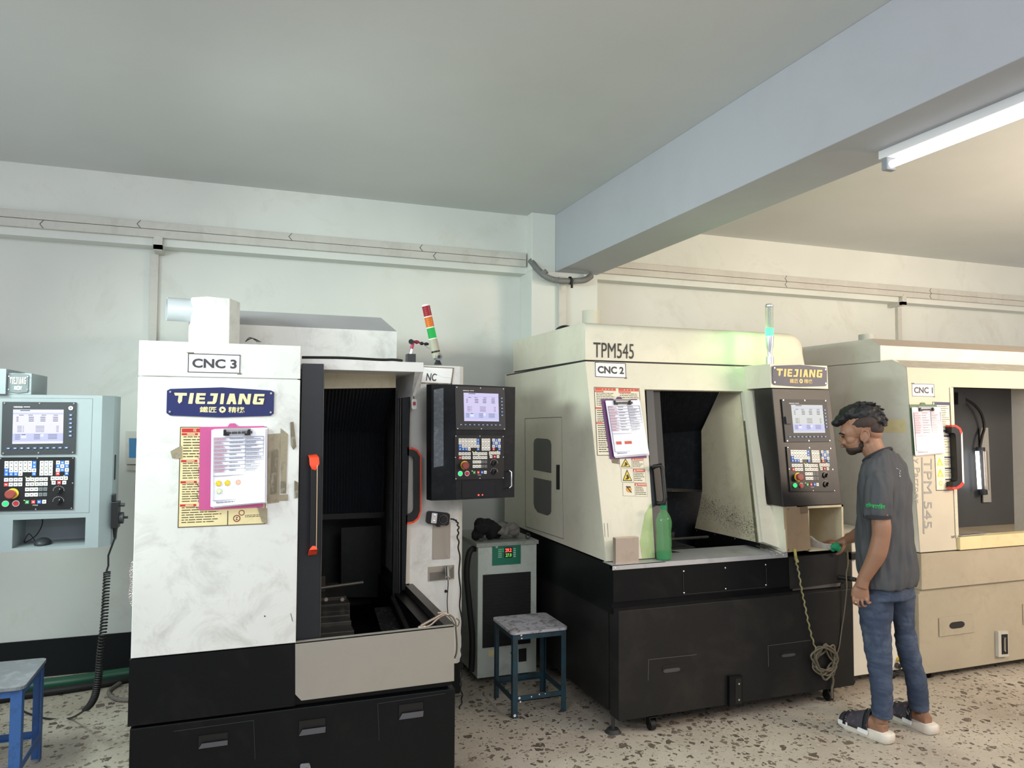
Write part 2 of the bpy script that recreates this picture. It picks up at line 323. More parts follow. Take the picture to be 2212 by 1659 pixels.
# wall thermostat box
fr = Fr(aY(271, 932, YL-.05), aY(310, 933, YL-.05), aY(271, 1003, YL-.05))
t = thing('wall_controller', fr.p(.5, 1, 0), 'pale wall box with a blue screen, left of the machine marked CNC 3', 'controller')
b = MB(); b.slab(fr, 0, 0, 1, 1, -.05, 0); b.slab(fr, .0, 1.02, 1, 1.2, -.05, -.02); b.build('case', plast, t, bevel=.004, smooth=0)
MB().slab(fr, .2, .2, 1, .8, 0, .002).build('screen', M('blue lcd', (64, 132, 176), emit=.5), t, smooth=0)

# ------------------------------------------------------------------ shared builders
def sign(fr, parent, a0, b0, a1, b1, plate, let, name='name_plate', cjk=True):
    s = fr.sub(a0, b0, a1, b1)
    b = MB().mat(plate)
    P = [(0, .12), (.03, .06), (.5, -.02), (.97, .06), (1, .12), (1, .86), (.97, .94), (.5, 1.0), (.03, .94), (0, .86)]
    b.outline(s, P, 0, .004)
    b.mat(let)
    # wide custom capitals: T I E J I A N G
    nz_ = [0]
    def poly(pts, x, wd, y0=.19, y1=.55):
        nz_[0] += .00012; b.outline(s, [(x+p*wd, y0+q*(y1-y0)) for p, q in pts], .004, .0052+nz_[0])
    X = .065; 
    L = [('T', [(0, 0), (1, 0), (1.0, .25), (.66, .25), (.62, .8), (.42, 1), (.3, .8), (.36, .25), (.08, .25)], .115),
         ('I', [(.3, 0), (1, 0), (.75, 1), (0, 1)], .05),
         ('E', None, .095), ('J', None, .10), ('I', [(.3, 0), (1, 0), (.8, 1), (.1, 1)], .045), ('A', None, .10), ('N', None, .125), ('G', None, .115)]
    for ch, pts, wd in L:
        if pts: poly(pts, X, wd)
        elif ch == 'E':
            poly([(.12, 0), (1, 0), (.96, .22), (.4, .22), (.36, .78), (.95, .78), (.92, 1), (.1, 1), (0, .85)], X, wd); poly([(.4, .4), (.92, .4), (.9, .6), (.38, .6)], X, wd)
        elif ch == 'J':
            poly([(.3, 0), (1, 0), (.85, .8), (.7, 1), (0, 1), (.05, .78), (.5, .78), (.6, .22), (.28, .22)], X, wd)
        elif ch == 'A':
            poly([(.35, 0), (.72, 0), (.4, 1), (.05, 1)], X, wd); poly([(.5, 0), (.8, 0), (1, 1), (.68, 1)], X, wd); poly([(.4, .55), (.8, .55), (.84, .75), (.35, .75)], X, wd)
        elif ch == 'N':
            poly([(.12, 0), (.4, 0), (.28, 1), (0, 1)], X, wd); poly([(.2, 0), (.45, 0), (.85, 1), (.6, 1)], X, wd); poly([(.75, 0), (1, 0), (.9, 1), (.65, 1)], X, wd)
        else:
            poly([(.15, 0), (1, 0), (.96, .22), (.4, .22), (.34, .78), (.64, .78), (.68, .6), (.5, .6), (.52, .42), (.98, .42), (.88, 1), (.1, 1), (0, .85)], X, wd)
        X += wd+.014
    if cjk:
        b.text(s, '鐵匠', .30, .64, .455, .84, .0055, .012); b.text(s, '精機', .565, .64, .72, .84, .0055, .012)
        b.disc(s, .51, .74, s.Hh*.11, .004, .0056, 8); b.mat(plate); b.disc(s, .51, .74, s.Hh*.06, .0057, .006, 3)
    b.mat(chrome)
    for a, c in ((.03, .16), (.97, .16), (.03, .82), (.97, .82)): b.disc(s, a, c, s.Hh*.035, .004, .007, 8)
    return b.build(name, None, parent, smooth=0)
def cnclabel(fr, parent, a0, b0, a1, b1, txt):
    s = fr.sub(a0, b0, a1, b1); b = MB().mat(wht); b.slab(s, 0, 0, 1, 1, 0, .0008)
    b.mat(ink); b.ring(s, .01, .02, .99, .98, s.Hh*.045, .0008, .0012); b.text(s, txt, .09, .27, .92, .74, .0014, .035)
    b.mat(taped); b.slab(s, -.01, -.03, .12, .02, .001, .0016); b.slab(s, .93, .94, 1.01, 1.02, .001, .0016)
    return b.build('number_label', None, parent, smooth=0)
def lines(b, s, a0, b0, a1, b1, n, mat, w=.0012, th=.35, fill=(.5, 1), gap=None, rnd=random):
    h = (b1-b0)/n; b.mat(mat)
    for i in range(n):
        y = b0+i*h; e = a0+(a1-a0)*rnd.uniform(*fill); x = a0
        while x < e-.004:
            x2 = min(e, x+(a1-a0)*rnd.uniform(.06, .22)); b.slab(s, x, y, x2, y+h*th, 0, w); x = x2+(a1-a0)*.025
def clipboard(fr, label, board, seed, board_side, pm=paper, suns=False, squares=False, tone=plred):
    r = random.Random(seed); t = thing('clipboard', fr.p(.5, 1, 0), label, 'clipboard')
    b = MB(); b.slab(fr, *board_side, .002, .006)
    a = (board_side[0]+board_side[2])/2; b.outline(fr, [(a-.09, board_side[1]), (a-.05, board_side[1]-.04), (a+.05, board_side[1]-.04), (a+.09, board_side[1])], .002, .006)
    b.build('board', board, t, smooth=0)
    for k in range(3):                        # stack of papers, each slightly shifted
        d = .02*(2-k); b = MB().mat(pm); e = fr.sub(d*1.2, .0+.005*k, 1+d, 1-.01*k, .006+.004*k)
        b.prism([e.p(0, 0, 0), e.p(1, -.01, 0), e.p(1.0, .97, .012 if k == 2 else .004), e.p(.0, 1, .002)], fr.n*.002)
        if k == 2:
            s = Fr(e.p(.0, 0, .003), e.p(1, -.01, .003), e.p(0, 1, .005)); s.n = fr.n
            g = 0
            lines(b, s, .25, .03, .8, .07, 1, ink, .003, .8, (.9, 1), rnd=r)
            for i in range(9):
                y = .10+i*.052
                b.mat(pline); b.slab(s, .04, y, .96, y+.0035, 0, .003)
                lines(b, s, .05, y+.012, .3, y+.045, 2, tone, .003, .4, (.5, 1), rnd=r); lines(b, s, .33, y+.014, .6, y+.04, 1, pline, .003, .4, (.4, 1), rnd=r); lines(b, s, .64, y+.012, .95, y+.045, 2, pline, .003, .35, (.3, 1), rnd=r)
            b.mat(pline)
            for x in (.04, .62, .96): b.slab(s, x, .1, x+.004, .92, 0, .003)
            b.slab(s, .04, .92, .96, .924, 0, .003); b.slab(s, .04, .60, .62, .604, 0, .003)
            lines(b, s, .65, .6, .93, .75, 4, pline, .003, .3, (.4, 1), rnd=r)
            if suns:
                for x, y, m_ in ((.14, .70, wyel), (.30, .70, wyel), (.50, .70, M('peach print', (236, 190, 170), .6)), (.15, .80, M('pale print', (214, 222, 190), .6))):
                    b.mat(m_); b.disc(s, x, y, .010, 0, .003, 10)
                    for q in range(8):
                        b.outline(s, [(x+.035*math.cos(q*.785-.3), y+.026*math.sin(q*.785-.3)), (x+.06*math.cos(q*.785), y+.045*math.sin(q*.785)), (x+.035*math.cos(q*.785+.3), y+.026*math.sin(q*.785+.3))], 0, .003)
            if squares:
                b.mat(stred2); b.slab(s, .12, .74, .26, .79, 0, .003); b.slab(s, .36, .74, .56, .79, 0, .003)
            lines(b, s, .1, .94, .6, .97, 1, pline, .003, .5, (.5, .9), rnd=r)
        b.build('paper', None, t, smooth=0)
    b = MB().mat(chrome); b.slab(fr, .22, -.012, .72, .02, .016, .022); b.mat(blk)
    b.slab(fr, .22, .01, .27, .085, .018, .026); b.slab(fr, .67, .01, .72, .085, .018, .026); b.slab(fr, .27, .065, .33, .085, .018, .024); b.slab(fr, .61, .065, .67, .085, .018, .024)
    b.mat(chrome); b.slab(fr, .33, .07, .61, .08, .018, .022)
    b.build('clip', None, t, smooth=0); return t

KEYS = []
for r_, y in enumerate((930, 982, 1038, 1090)):
    row = {0: 'wwwwwwb', 1: 'wwwwwwb', 2: 'bwwwwww', 3: 'bbbw--b'}[r_]
    KEYS += [(x, y, c) for x, c in zip((108, 174, 238, 303, 367, 431, 494), row) if c != '-']
    KEYS += [(x, y, 'w') for x in (600, 664, 728)]
    KEYS += [(x, y, c) for x, c in zip((832, 895, 960), {0: 'wbw', 1: 'bwb', 2: 'wbw', 3: 'r-b'}[r_]) if c != '-']
KEYS += [(x, 1170, 'w') for x in (108, 174, 240, 305, 410, 473, 537, 600, 663)]+[(x, 1238, c) for x, c in zip((108, 174, 240, 305, 410, 473, 537, 600, 663), 'rwwwwwwww')]
KEYS += [(x, 1158, 'w') for x in (762, 824, 887, 950)]+[(777, 1222, 'w'), (855, 1222, 'r'), (930, 1222, 'w')]
KEYS += [(x, y, c) for y in (1313, 1390) for x, c in zip((405, 468, 530, 596, 660), 'wwwgg')]
KEYS += [(410, 1495, 'G'), (497, 1495, 'r'), (578, 1495, 'b'), (650, 1495, 'w')]
KM = dict(w=kw, b=kb, r=kr, g=kg, G=kgr)
def controls(panel, disp, kbd, scr, sm=screen, button=True, prot=0.03):
    "panel: the part the fittings belong to; disp, kbd: frames of the two bezels; scr: screen rectangle in the display frame"
    b = MB(); b.slab(disp, 0, 0, 1, 1, 0, .006)
    b.mats = [blk2]; b.mi = 0; b.m = [0]*len(b.f)
    b.mat(wht); b.text(disp, 'WEIHONG', .15, .085, .27, .11, .0066, .02); b.slab(disp, .285, .09, .37, .10, .006, .0066)
    b.mat(chrome)
    for a in (.03, .5, .97):
        for c in (.025, .975): b.disc(disp, a, c, .0035, .006, .009, 8)
    b.build('display_bezel', None, panel, smooth=0)
    s = disp.sub(*scr); b = MB().mat(sm); b.slab(s, 0, 0, 1, 1, .006, .007)
    b.mat(screenb); b.slab(s, 0, .10, 1, .135, .007, .0073); b.slab(s, 0, .70, 1, .93, .007, .0073)
    r = random.Random(3); b.mat(scrt); z = .0078
    b.slab(s, .14, .015, .33, .04, .007, z)
    for x in (.12, .30, .56, .80): b.slab(s, x, .155, x+.09, .172, .007, z)
    for i in range(3):
        for x in (.07, .31, .54, .79):
            y = .215+i*.055; b.slab(s, x, y, x+(.04 if x < .1 else .1), y+.022, .007, z)
    for i in range(5):
        y = .48+i*.04
        b.slab(s, .09, y, .18, y+.012, .007, z); b.slab(s, .2, y, .22, y+.012, .007, z); b.slab(s, .45, y, .62, y+.012, .007, z); b.slab(s, .86, y, .91, y+.012, .007, z)
    for i in range(4):
        y = .725+i*.042; b.slab(s, .05, y, .15, y+.014, .007, z); b.slab(s, .42, y, .54, y+.014, .007, z); b.slab(s, .70, y, .88, y+.014, .007, z)
    b.mat(screen); b.slab(s, .17, .72, .27, .84, .007, z+.0002); b.slab(s, .55, .72, .61, .80, .007, z+.0002); b.mat(scrt2); b.slab(s, .175, .722, .26, .745, .007, z+.0006)
    b.build('screen', None, panel, smooth=0)
    b = MB(); b.slab(kbd, 0, 0, 1, 1, 0, .005); b.mats = [blk]; b.mi = 0; b.m = [0]*len(b.f); b.mat(chrome)
    for a, c in ((.02, .02), (.5, .015), (.98, .02), (.01, .5), (.985, .5), (.02, .98), (.5, .98), (.98, .98)): b.disc(kbd, a, c, .003, .005, .0075, 8)
    KU = lambda x: x/1066.; KV = lambda y: (y-850)/765.
    b.mat(wht); b.text(kbd, 'CYCLE', KU(488), KV(1535), KU(560), KV(1550), .0055)
    for cx, cy in ((850, 1335), (850, 1490)):
        for q in range(11):
            th = math.radians(180+q*18); b.disc(kbd, KU(cx+78*math.cos(th)), KV(cy+62*math.sin(th)), .0012, .005, .0056, 5)
    b.mat(yled)
    for x, y in ((380, 1138), (446, 1136), (508, 1203), (922, 1125), (750, 1196), (368, 1470)): b.disc(kbd, KU(x), KV(y), .0022, .005, .0075, 8)
    b.build('keyboard_bezel', None, panel, smooth=0)
    protos = {}
    def key(fr, a, c, wa, wc, m, w0=.005):
        p = fr.p(a, c); k = (m.name, wa)
        if k not in protos:
            b = MB().mat(m); b.slab(fr, a-wa/2, c-wc/2, a+wa/2, c+wc/2, w0, w0+.003); 
            b.mat(legend if m in (kw, kg) else wht); b.slab(fr, a-wa*.2, c-wc*.12, a+wa*.22, c+wc*.14, w0+.003, w0+.0034)
            o = b.build('key', None, panel, smooth=0, origin=p); protos[k] = o
        else:
            o = protos[k].copy(); COL.objects.link(o); o.parent = panel; o.location = p-ORG[panel.name]
        return o
    for x, y, c in KEYS: key(kbd, KU(x), KV(y), .052, .067, KM[c])
    for x in (113, 210, 305, 400, 495, 588, 681, 775, 866, 960): key(disp, (x-10)/1080, (722-60)/750, .05, .034, kdb, .006)
    for y in (247, 307, 367, 427, 489, 548): key(disp, (1015-10)/1080, (y-60)/750, .046, .04, kdb, .006)
    k_ = kbd.W/.235
    b = MB().mat(yel); b.disc(kbd, KU(205), KV(1368), .0185*k_, .005, .009, 24); b.mat(M('brushed orange', (196, 120, 70), .4)); b.disc(kbd, KU(198), KV(1370), .014*k_, .009, .02, 20); b.mat(maroon); b.disc(kbd, KU(188), KV(1372), .0145*k_, .02, .032, 24, .0165*k_); b.disc(kbd, KU(188), KV(1372), .0165*k_, .032, .036, 24, .013*k_); b.build('emergency_stop', None, panel, smooth=30)
    for x, m_ in ((110, grled), (255, red)):
        b = MB().mat(chrome); b.disc(kbd, KU(x), KV(1511), .0115*k_, .005, .009, 20); b.mat(m_); b.disc(kbd, KU(x), KV(1511), .0088*k_, .009, .013, 20, .008*k_); b.build('push_button', None, panel, smooth=30)
    for cy in (1335, 1490):
        b = MB().mat(blk); b.disc(kbd, KU(850), KV(cy), .0125*k_, .005, .012, 20); b.outline(kbd, [(KU(850-12), KV(cy+25)), (KU(850+30), KV(cy-32)), (KU(850+42), KV(cy-18)), (KU(850+10), KV(cy+36))], .012, .024)
        b.mat(wht); b.outline(kbd, [(KU(850+20), KV(cy-18)), (KU(850+30), KV(cy-30)), (KU(850+33), KV(cy-27)), (KU(850+24), KV(cy-16))], .024, .0245); b.build('rotary_knob', None, panel, smooth=0)
def caster(parent, x, y, r=.032):
    b = MB().mat(rub); b.cyl((x-.014, y, r), (x+.014, y, r), r, n=20); b.mat(blk2); b.cyl((x-.016, y, r), (x+.016, y, r), r*.45, n=12)
    b.mat(blk); b.box(x-.02, x-.016, y-.02, y+.02, r*.8, r*2+.02); b.box(x+.016, x+.02, y-.02, y+.02, r*.8, r*2+.02); b.box(x-.03, x+.03, y-.03, y+.03, r*2+.015, r*2+.02)
    return b.build('caster', None, parent, smooth=40)
def bellows(parent, tops, mids, bots, n, mat, name='bellows'):
    "folded cover: tops, mids, bots are (left,right) points; n folds"
    b = MB()
    rows = [tops, mids, bots]; vs = []
    for (l, r) in rows:
        for i in range(2*n+1):
            p = V(l).lerp(V(r), i/(2*n)); vs.append(p+V((0, -.012 if i % 2 else 0, 0)))
    k = 2*n+1; fs = [(j*k+i, j*k+i+1, (j+1)*k+i+1, (j+1)*k+i) for j in range(2) for i in range(2*n)]
    b.add(vs, fs); return b.build(name, mat, parent, smooth=0)

# ================================================================== machine marked CNC 3
YF = 3.10
xl = aY(291, 1100, YF).x; xt = aY(644, 1100, YF).x; xr = aY(981.5, 1410, YF).x
zt = aY(470, 741, YF).z; zw = aY(460, 1408, YF).z; zg = aY(630, 1530, YF).z; zs = aY(470, 816, YF).z
YB = 5.0
m3 = thing('cnc_machine', ((xl+xr)/2, 4.0, 0), 'white and black milling machine marked CNC 3 with open door, nearest the camera', 'milling machine')
# lower cabinet
zc = aY(630, 1531, YF).z
b = MB(); b.box(xl+.004, xr+.004, YF-.004, YB, .09, zc); cab = b.build('base_cabinet', black, m3, bevel=.003, smooth=0)
for (x0, y0, x1, y1) in ((429, 1590, 492, 1618), (646, 1558, 703, 1590), (862, 1523, 914, 1555)):
    f = Fr(aY(x0, y0, YF-.004), aY(x1, y0, YF-.004), aY(x0, y1, YF-.004)); f = Fr(f.o, V((f.p(1, 0).x, YF-.004, f.o.z)), V((f.o.x, YF-.004, f.p(0, 1).z)))
    b = MB().mat(blk); b.slab(f, 0, 0, 1, 1, 0, .0008); b.mat(M('grip lip grey', (92, 92, 100), .5)); b.prism([f.p(0, 1, .001), f.p(1, 1, .001), f.p(1, .55, .010), f.p(.12, .55, .010)], -f.n*.001); b.mat(black); b.ring(f, -.03, -.06, 1.03, 1.06, .002, 0, .002)
    b.build('recessed_grip', None, m3, smooth=0)
for p in ([(375, 1580), (548, 1556)], [(548, 1556), (551, 1640)], [(816, 1520), (961, 1498)], [(816, 1520), (819, 1600)]):
    MB().tube([aY(*p[0], YF-.0045), aY(*p[1], YF-.0045)], .0012, 4).build('panel_seam', blk2, m3, smooth=0)
f = Fr(aY(648, 1650, YF-.004), aY(670, 1648, YF-.004), aY(648, 1700, YF-.004)); b = MB().mat(M('grey gauge frame', (120, 120, 124), .4)); b.outline(f, rrect(0, 0, 1, 1, .2, .08), 0, .02); b.mat(blk); b.outline(f, rrect(.2, .1, .8, .9, .1, .05), .02, .021); b.build('level_gauge', None, m3, smooth=0)
# upper base (hollow tray on the right)
b = MB(); b.box(xl-.004, xt, YF-.002, YB, zg+.008, zw); b.box(xt, xr-.01, YF+.012, YF+.05, zg+.008, zw-.004)
b.box(xl+.02, xr-.02, YF+.03, YB, zc, zg+.008)
b.box(xr-.10, xr-.012, YF+.05, YB, zg+.008, zw-.02)
b.build('base_frame', black, m3, smooth=0)
zr = aY(981, 1352, YF).z
f0 = [aY(638, 1389, YF-.008), aY(981, 1352, YF-.008), aY(981, 1471, YF-.008), aY(651, 1513.5, YF-.008), aY(638, 1500, YF-.008)]
b = MB(); b.prism(f0, (0, .006, 0)); b.prism([aY(638, 1389, YF-.008), aY(981, 1352, YF-.008), aY(981, 1352, YF-.008)+V((0, .03, 0)), aY(638, 1389, YF-.008)+V((0, .03, 0))], (0, 0, -.004))
b.build('front_flap', flap, m3, smooth=0)
# rim of the tray
YA = 3.93
b = MB(); b.box(xr-.042, xr+.002, YF+.02, YA, zr-.03, zr+.004); b.build('tray_rim', darksteel, m3, smooth=0)
# tower
b = MB(); b.box(xl, xt, YF, 4.9, zw+.004, zs-.002); b.box(xl, xt, YF, 4.9, zs+.002, zt); b.box(xl+.01, xt-.01, YF+.006, 4.9, zs-.01, zs+.01)
b.build('tower_cover', ivory, m3, smooth=0, bevel=.002)
ft = Fr((xl, YF, zt), (xt, YF, zt), (xl, YF, zw))        # face of the tower
def tu(px, py): p = aY(px, py, YF); return ((p.x-xl)/(xt-xl), (zt-p.z)/(zt-zw))
a0, c0 = tu(405, 762); a1, c1 = tu(520, 808); cnclabel(ft, m3, a0, c0, a1, c1, 'CNC 3')
a0, c0 = tu(361, 836); a1, c1 = tu(591, 902); sign(ft, m3, a0, c0, a1, c1, navy, gold)
def maint(fr, parent, a0, b0, a1, b1, head, body, seed, split=None, name='warning_sticker'):
    r = random.Random(seed); s = fr.sub(a0, b0, a1, b1); b = MB().mat(body); b.slab(s, 0, 0, 1, 1, 0, .0008)
    b.mat(stink); b.ring(s, 0, 0, 1, 1, s.Hh*.008, .0008, .0012); return b, s, r
a0, c0 = tu(389, 922); a1, c1 = tu(573, 1132)
b, s, r = maint(ft, m3, a0, c0, a1, c1, stred, sticky, 4)
b.mat(stred); b.slab(s, .02, .015, .98, .055, .0008, .0014)
for i, y in enumerate((.062, .33, .54, .77)): b.mat(stred); b.slab(s, .02, y, .20, y+.022, .0008, .0014); b.mat(sticky); b.slab(s, .08, y+.006, .17, y+.016, .0014, .0018)
for y0, y1, n in ((.095, .32, 8), (.36, .53, 7), (.57, .76, 8), (.80, .97, 7)): lines(b, s, .04, y0, .50, y1, n, stink, .0012, .35, (.75, 1), rnd=r)
b.mat(sticky); b.text(s, '保', .145, .02, .185, .05, .0018); b.text(s, '养', .23, .02, .27, .05, .0018)
b.mat(stink); b.slab(s, .555, .85, .565, .995, .0008, .0014)
b.mat(M('prohibition brown', (130, 44, 36), .5)); b.disc(s, .665, .93, .0135, .0008, .0013, 20); b.disc(s, .72, .875, .011, .0008, .0013, 20); b.mat(sticky); b.disc(s, .665, .93, .0098, .0013, .0017, 20); b.disc(s, .72, .875, .008, .0013, .0017, 20)
b.mat(blk); b.text(s, 'Z', .65, .915, .68, .945, .002, .03); lines(b, s, .76, .90, .97, .93, 2, stink, .0012, .4, (.7, 1), rnd=r)
b.build('maintenance_sticker', None, m3, smooth=0)
# tape and residue around the clipboard
tz = 0
for pts in ([(578, 938), (606, 936), (603, 1085), (578, 1088)], [(606, 925), (622, 938), (618, 1066), (606, 1066)], [(574, 1070), (622, 1068), (622, 1081), (574, 1083)], [(368, 975), (392, 962), (392, 990), (372, 990)], [(556, 1095), (577, 1098), (577, 1132), (566, 1128)]):
    tz += .0005; MB().prism([aY(*p, YF-.001-tz) for p in pts], (0, .0004, 0)).build('tape_strip', tape, m3, smooth=0)
for pts in ([(627, 912), (634, 911), (640, 965), (634, 972), (628, 962)], [(636, 1038), (645, 1042), (644, 1075), (636, 1077)], [(587, 975), (599, 970), (597, 1065), (585, 1068)], [(607, 1040), (617, 1040), (616, 1064), (606, 1064)]):
    tz += .0005; MB().prism([aY(*p, YF-.001-tz) for p in pts], (0, .0004, 0)).build('tape_strip', taped, m3, smooth=0)
b = MB().mat(ink)
for q in range(46):
    x = 432+(q % 7)*2.5-random.uniform(0, 26)*(q/46); y = 940+q*3.4; p = aY(x, y, YF-.003); p2 = aY(x+random.uniform(8, 18), y+random.uniform(6, 18), YF-.003); b.tube([p, p2], .0006, 3)
b.build('tape_residue', None, m3, smooth=0, kind='stuff')
b = MB().mat(ink)
for p, q in (((628, 1325), (632, 1342)),): b.tube([aY(*p, YF-.0005), aY(*q, YF-.0005)], .0012, 4)
f = ft; b.disc(f, *tu(572, 1331), .003, 0, .001, 8); b.build('paint_chip', None, m3, smooth=0)
# mist collector on the tower
YM = 3.9
mc = thing('mist_collector', aY(458, 738, YM-.1), 'white octagonal mist collector with open round duct on top of CNC 3', 'mist collector')
P = [aY(407, 738, YM), aY(412, 738, YM-.10), aY(446, 738, YM-.16), aY(495, 738, YM-.14), aY(517, 738, YM-.02), aY(517, 738, YM+.2), aY(407, 738, YM+.2)]
zb = zt+.012; ztp = aY(446, 640, YM-.16).z; P = [V((p.x, p.y, zb)) for p in P]
b = MB(); b.prism(P, (0, 0, ztp-zb)); b.build('housing', ivory, mc, smooth=0, bevel=.004)
b = MB(); b.box(P[0].x-.02, P[4].x+.03, YM-.18, YM+.22, zt, zb); b.build('mounting_plate', blk, mc, smooth=0)
pc = aY(391, 672, YM-.02); rr_ = (aY(391, 648, YM).z-aY(391, 697, YM).z)/2
rg = [(0, rr_), (.001, rr_)]
def pipe(b, p0, p1, r, t=.004, n=28):
    p0 = V(p0); p1 = V(p1); d = (p1-p0).normalized(); a = d.orthogonal().normalized(); c = d.cross(a)
    R = [[p+(a*math.cos(2*math.pi*i/n)+c*math.sin(2*math.pi*i/n))*q for i in range(n)] for p, q in ((p0, r-t), (p0, r), (p1, r), (p1, r-t))]
    vs = [v for q in R for v in q]; fs = [(k*n+j, k*n+(j+1) % n, ((k+1) % 4)*n+(j+1) % n, ((k+1) % 4)*n+j) for k in range(4) for j in range(n)]
    return b.add(vs, fs)
b = MB(); dv = V((-1, -.18, 0)).normalized(); q0 = V((P[0].x+.03, YM-.05, pc.z)); pipe(b, q0+dv*.125, q0, rr_); b.build('duct_pipe', M('galvanised duct', (196, 200, 206), .4, metal=.3), mc, smooth=50)
# roof housing behind
YH = 4.17
zA = aY(857, 776, YH).z
b = MB(); pr = [aY(517, 702, YH), aY(857, 715, YH), aY(857, 776, YH), aY(517, 770, YH)]
xh0, xh1 = .0, aY(857, 740, YH).x; zh1 = (pr[0].z+pr[1].z)/2
bk = aY(820, 686, YH+.12); 
b.prism([(xh0-.2, YH, zA-.03), (xh1, YH, zA-.03), (xh1, YH, zh1), (xh0-.2, YH, zh1)], (0, .75, 0))
b.build('roof_housing', ivory, m3, smooth=0)
b = MB(); zz = bk.z
b.add([(xh0-.2, YH, zh1), (xh1, YH, zh1), (xh1-.07, YH+.12, zz), (xh0-.2, YH+.12, zz), (xh0-.2, YH+.75, zz), (xh1-.07, YH+.75, zz), (xh1, YH+.75, zh1)], [(0, 1, 2, 3), (3, 2, 5, 4), (1, 6, 5, 2)])
b.build('roof_top', M('grey roof paint', (168, 168, 170), .5), m3, smooth=0)
# canopy
YK = 3.16
zk1 = aY(800, 779.5, YK).z; zk0 = aY(800, 801, YK).z; xk = aY(915, 790, YK).x
b = MB(); b.box(xt+.001, xk, YK, 4.3, zk0, zk1); b.build('canopy', ivory, m3, smooth=0, bevel=.002)
b = MB(); b.prism([aY(898, 803, YK+.005), aY(914, 803, YK+.005), aY(908, 838, YK+.14), aY(893, 841, YK+.14)], (-.004, .0, 0)); 
b.prism([(xk-.012, YK+.004, zk0), (xk-.012, YK+.5, zk0), (xk-.012, YK+.5, zk0-.10), (xk-.012, YK+.16, zk0-.10)], (.012, 0, 0)); b.build('canopy_bracket', ivory, m3, smooth=0)
b = MB(); b.prism([aY(700, 800, 3.42), aY(855, 800, 3.42), aY(855, 837.5, 3.42), aY(700, 839.5, 3.42)], (0, .03, 0)); b.build('fascia', M('yellowed cream paint', (214, 204, 176), .5, dirt=.3, dirtrgb=(150, 140, 112), scale=10), m3, smooth=0)
b = MB(); b.tube(spline([aY(652, 772, 3.3), aY(740, 773, 3.3), aY(820, 777, 3.3), aY(850, 777, 3.32), aY(868, 779, 3.36)]), .006, 8); b.box(xt, xk-.02, 3.26, 3.28, zk1, zk1+.004); b.build('roof_cable', rub, m3)
# front door leaf
YD = 3.13
b = MB(); p0 = aY(653, 785, YD); p1 = aY(697, 1378, YD); b.prism([aY(653, 785, YD), aY(699.5, 786, YD), aY(691.5, 1377, YD), aY(639, 1386, YD)], (0, .03, 0)); b.build('front_door', M('door black blue', (27, 31, 36), .4, dirt=.12, dirtrgb=(60, 62, 66), scale=5), m3, smooth=0)
b = MB(); b.tube([aY(700, 800, YD-.002), aY(691.5, 1375, YD-.002)], .0018, 5); b.build('door_edge', darksteel, m3)
def handle(pts, depthv, parent, ends, mat_end=orange):
    pass
b = MB().mat(blk); YH3 = YD-.05
b.loft([[aY(x, y, YH3), aY(x+17, y, YH3), aY(x+17, y, YD-.022), aY(x, y, YD-.022)] for x, y in ((672, 1000), (671, 1100), (669, 1190))])
b.mat(M('dark pad', (30, 32, 36), .3)); b.mat(M('pale edge strip', (200, 170, 140), .4)); b.tube([aY(685.5, 1003, YH3-.002), aY(683.5, 1185, YH3-.002)], .0016, 6)
b.mat(orange)
b.loft([[aY(665, 983, YD), aY(684, 981, YD), aY(684, 981, YD-.01), aY(665, 983, YD-.01)], [aY(668, 990, YD), aY(689, 990, YD), aY(689, 988, YH3+.005), aY(668, 988, YH3+.01)], [aY(669, 1004, YD), aY(690, 1002, YD), aY(690, 1002, YH3-.004), aY(669, 1004, YH3-.004)], [aY(674, 1014, YD), aY(682, 1016, YD), aY(682, 1016, YH3), aY(674, 1014, YH3)]])
b.loft([[aY(675, 1179, YD), aY(681, 1179, YD), aY(681, 1179, YH3), aY(675, 1179, YH3)], [aY(668, 1188, YD), aY(686, 1187, YD), aY(686, 1187, YH3-.004), aY(668, 1188, YH3-.004)], [aY(665, 1200, YD), aY(684, 1198, YD), aY(684, 1198, YD-.02), aY(665, 1200, YD-.02)]])
b.build('door_handle', None, m3, bevel=.002)
# side door (slid back) and its D handle
YS = 3.90
b = MB(); b.prism([aY(855, 806, YS), aY(868, 802, YS), aY(866, 1290, YS), aY(848, 1290, YS)], (0, .03, 0)); b.prism([aY(869, 803, YS-.02), aY(888, 803, YS-.02), aY(876, 1275, YS-.02), aY(868, 1275, YS-.02)], (0, .05, 0))
b.build('side_door', blackp, m3, smooth=0)
b = MB(); b.tube([aY(866, 850, YS-.02), aY(862, 1290, YS-.02)], .002, 5); b.tube([aY(861, 850, YS-.01), aY(858, 1285, YS-.01)], .0012, 5); b.build('door_edge', darksteel, m3)
b = MB(); b.prism([aY(875, 842, YS+.02), aY(889, 842, YS+.02), aY(885, 1260, YS+.02), aY(875, 1262, YS+.02)], (0, .012, 0)); b.build('door_trim', M('beige edge', (206, 200, 188), .5), m3, smooth=0)
YQ = YS-.02
outer = [aY(*p, YQ) for p in ((880, 966), (893, 967), (903, 972), (910, 983), (910, 1105), (905, 1121), (894, 1130), (877, 1133))]
mid = [aY(*p, YQ) for p in ((880, 970), (892, 971), (900, 975), (907, 986), (907, 1104), (902, 1118), (893, 1126), (877, 1129))]
inn = [aY(*p, YQ) for p in ((880, 984), (888, 984), (893, 987), (895, 992), (895, 1100), (893, 1106), (888, 1110), (877, 1113))]
def strip(b, A, B, vec):
    for i in range(len(A)-1): b.prism([A[i], A[i+1], B[i+1], B[i]], vec)
b = MB().mat(blk); strip(b, mid, inn, (0, .03, 0)); b.mat(orange); strip(b, outer, mid, (0, .028, 0)); b.build('door_handle', None, m3, smooth=0)
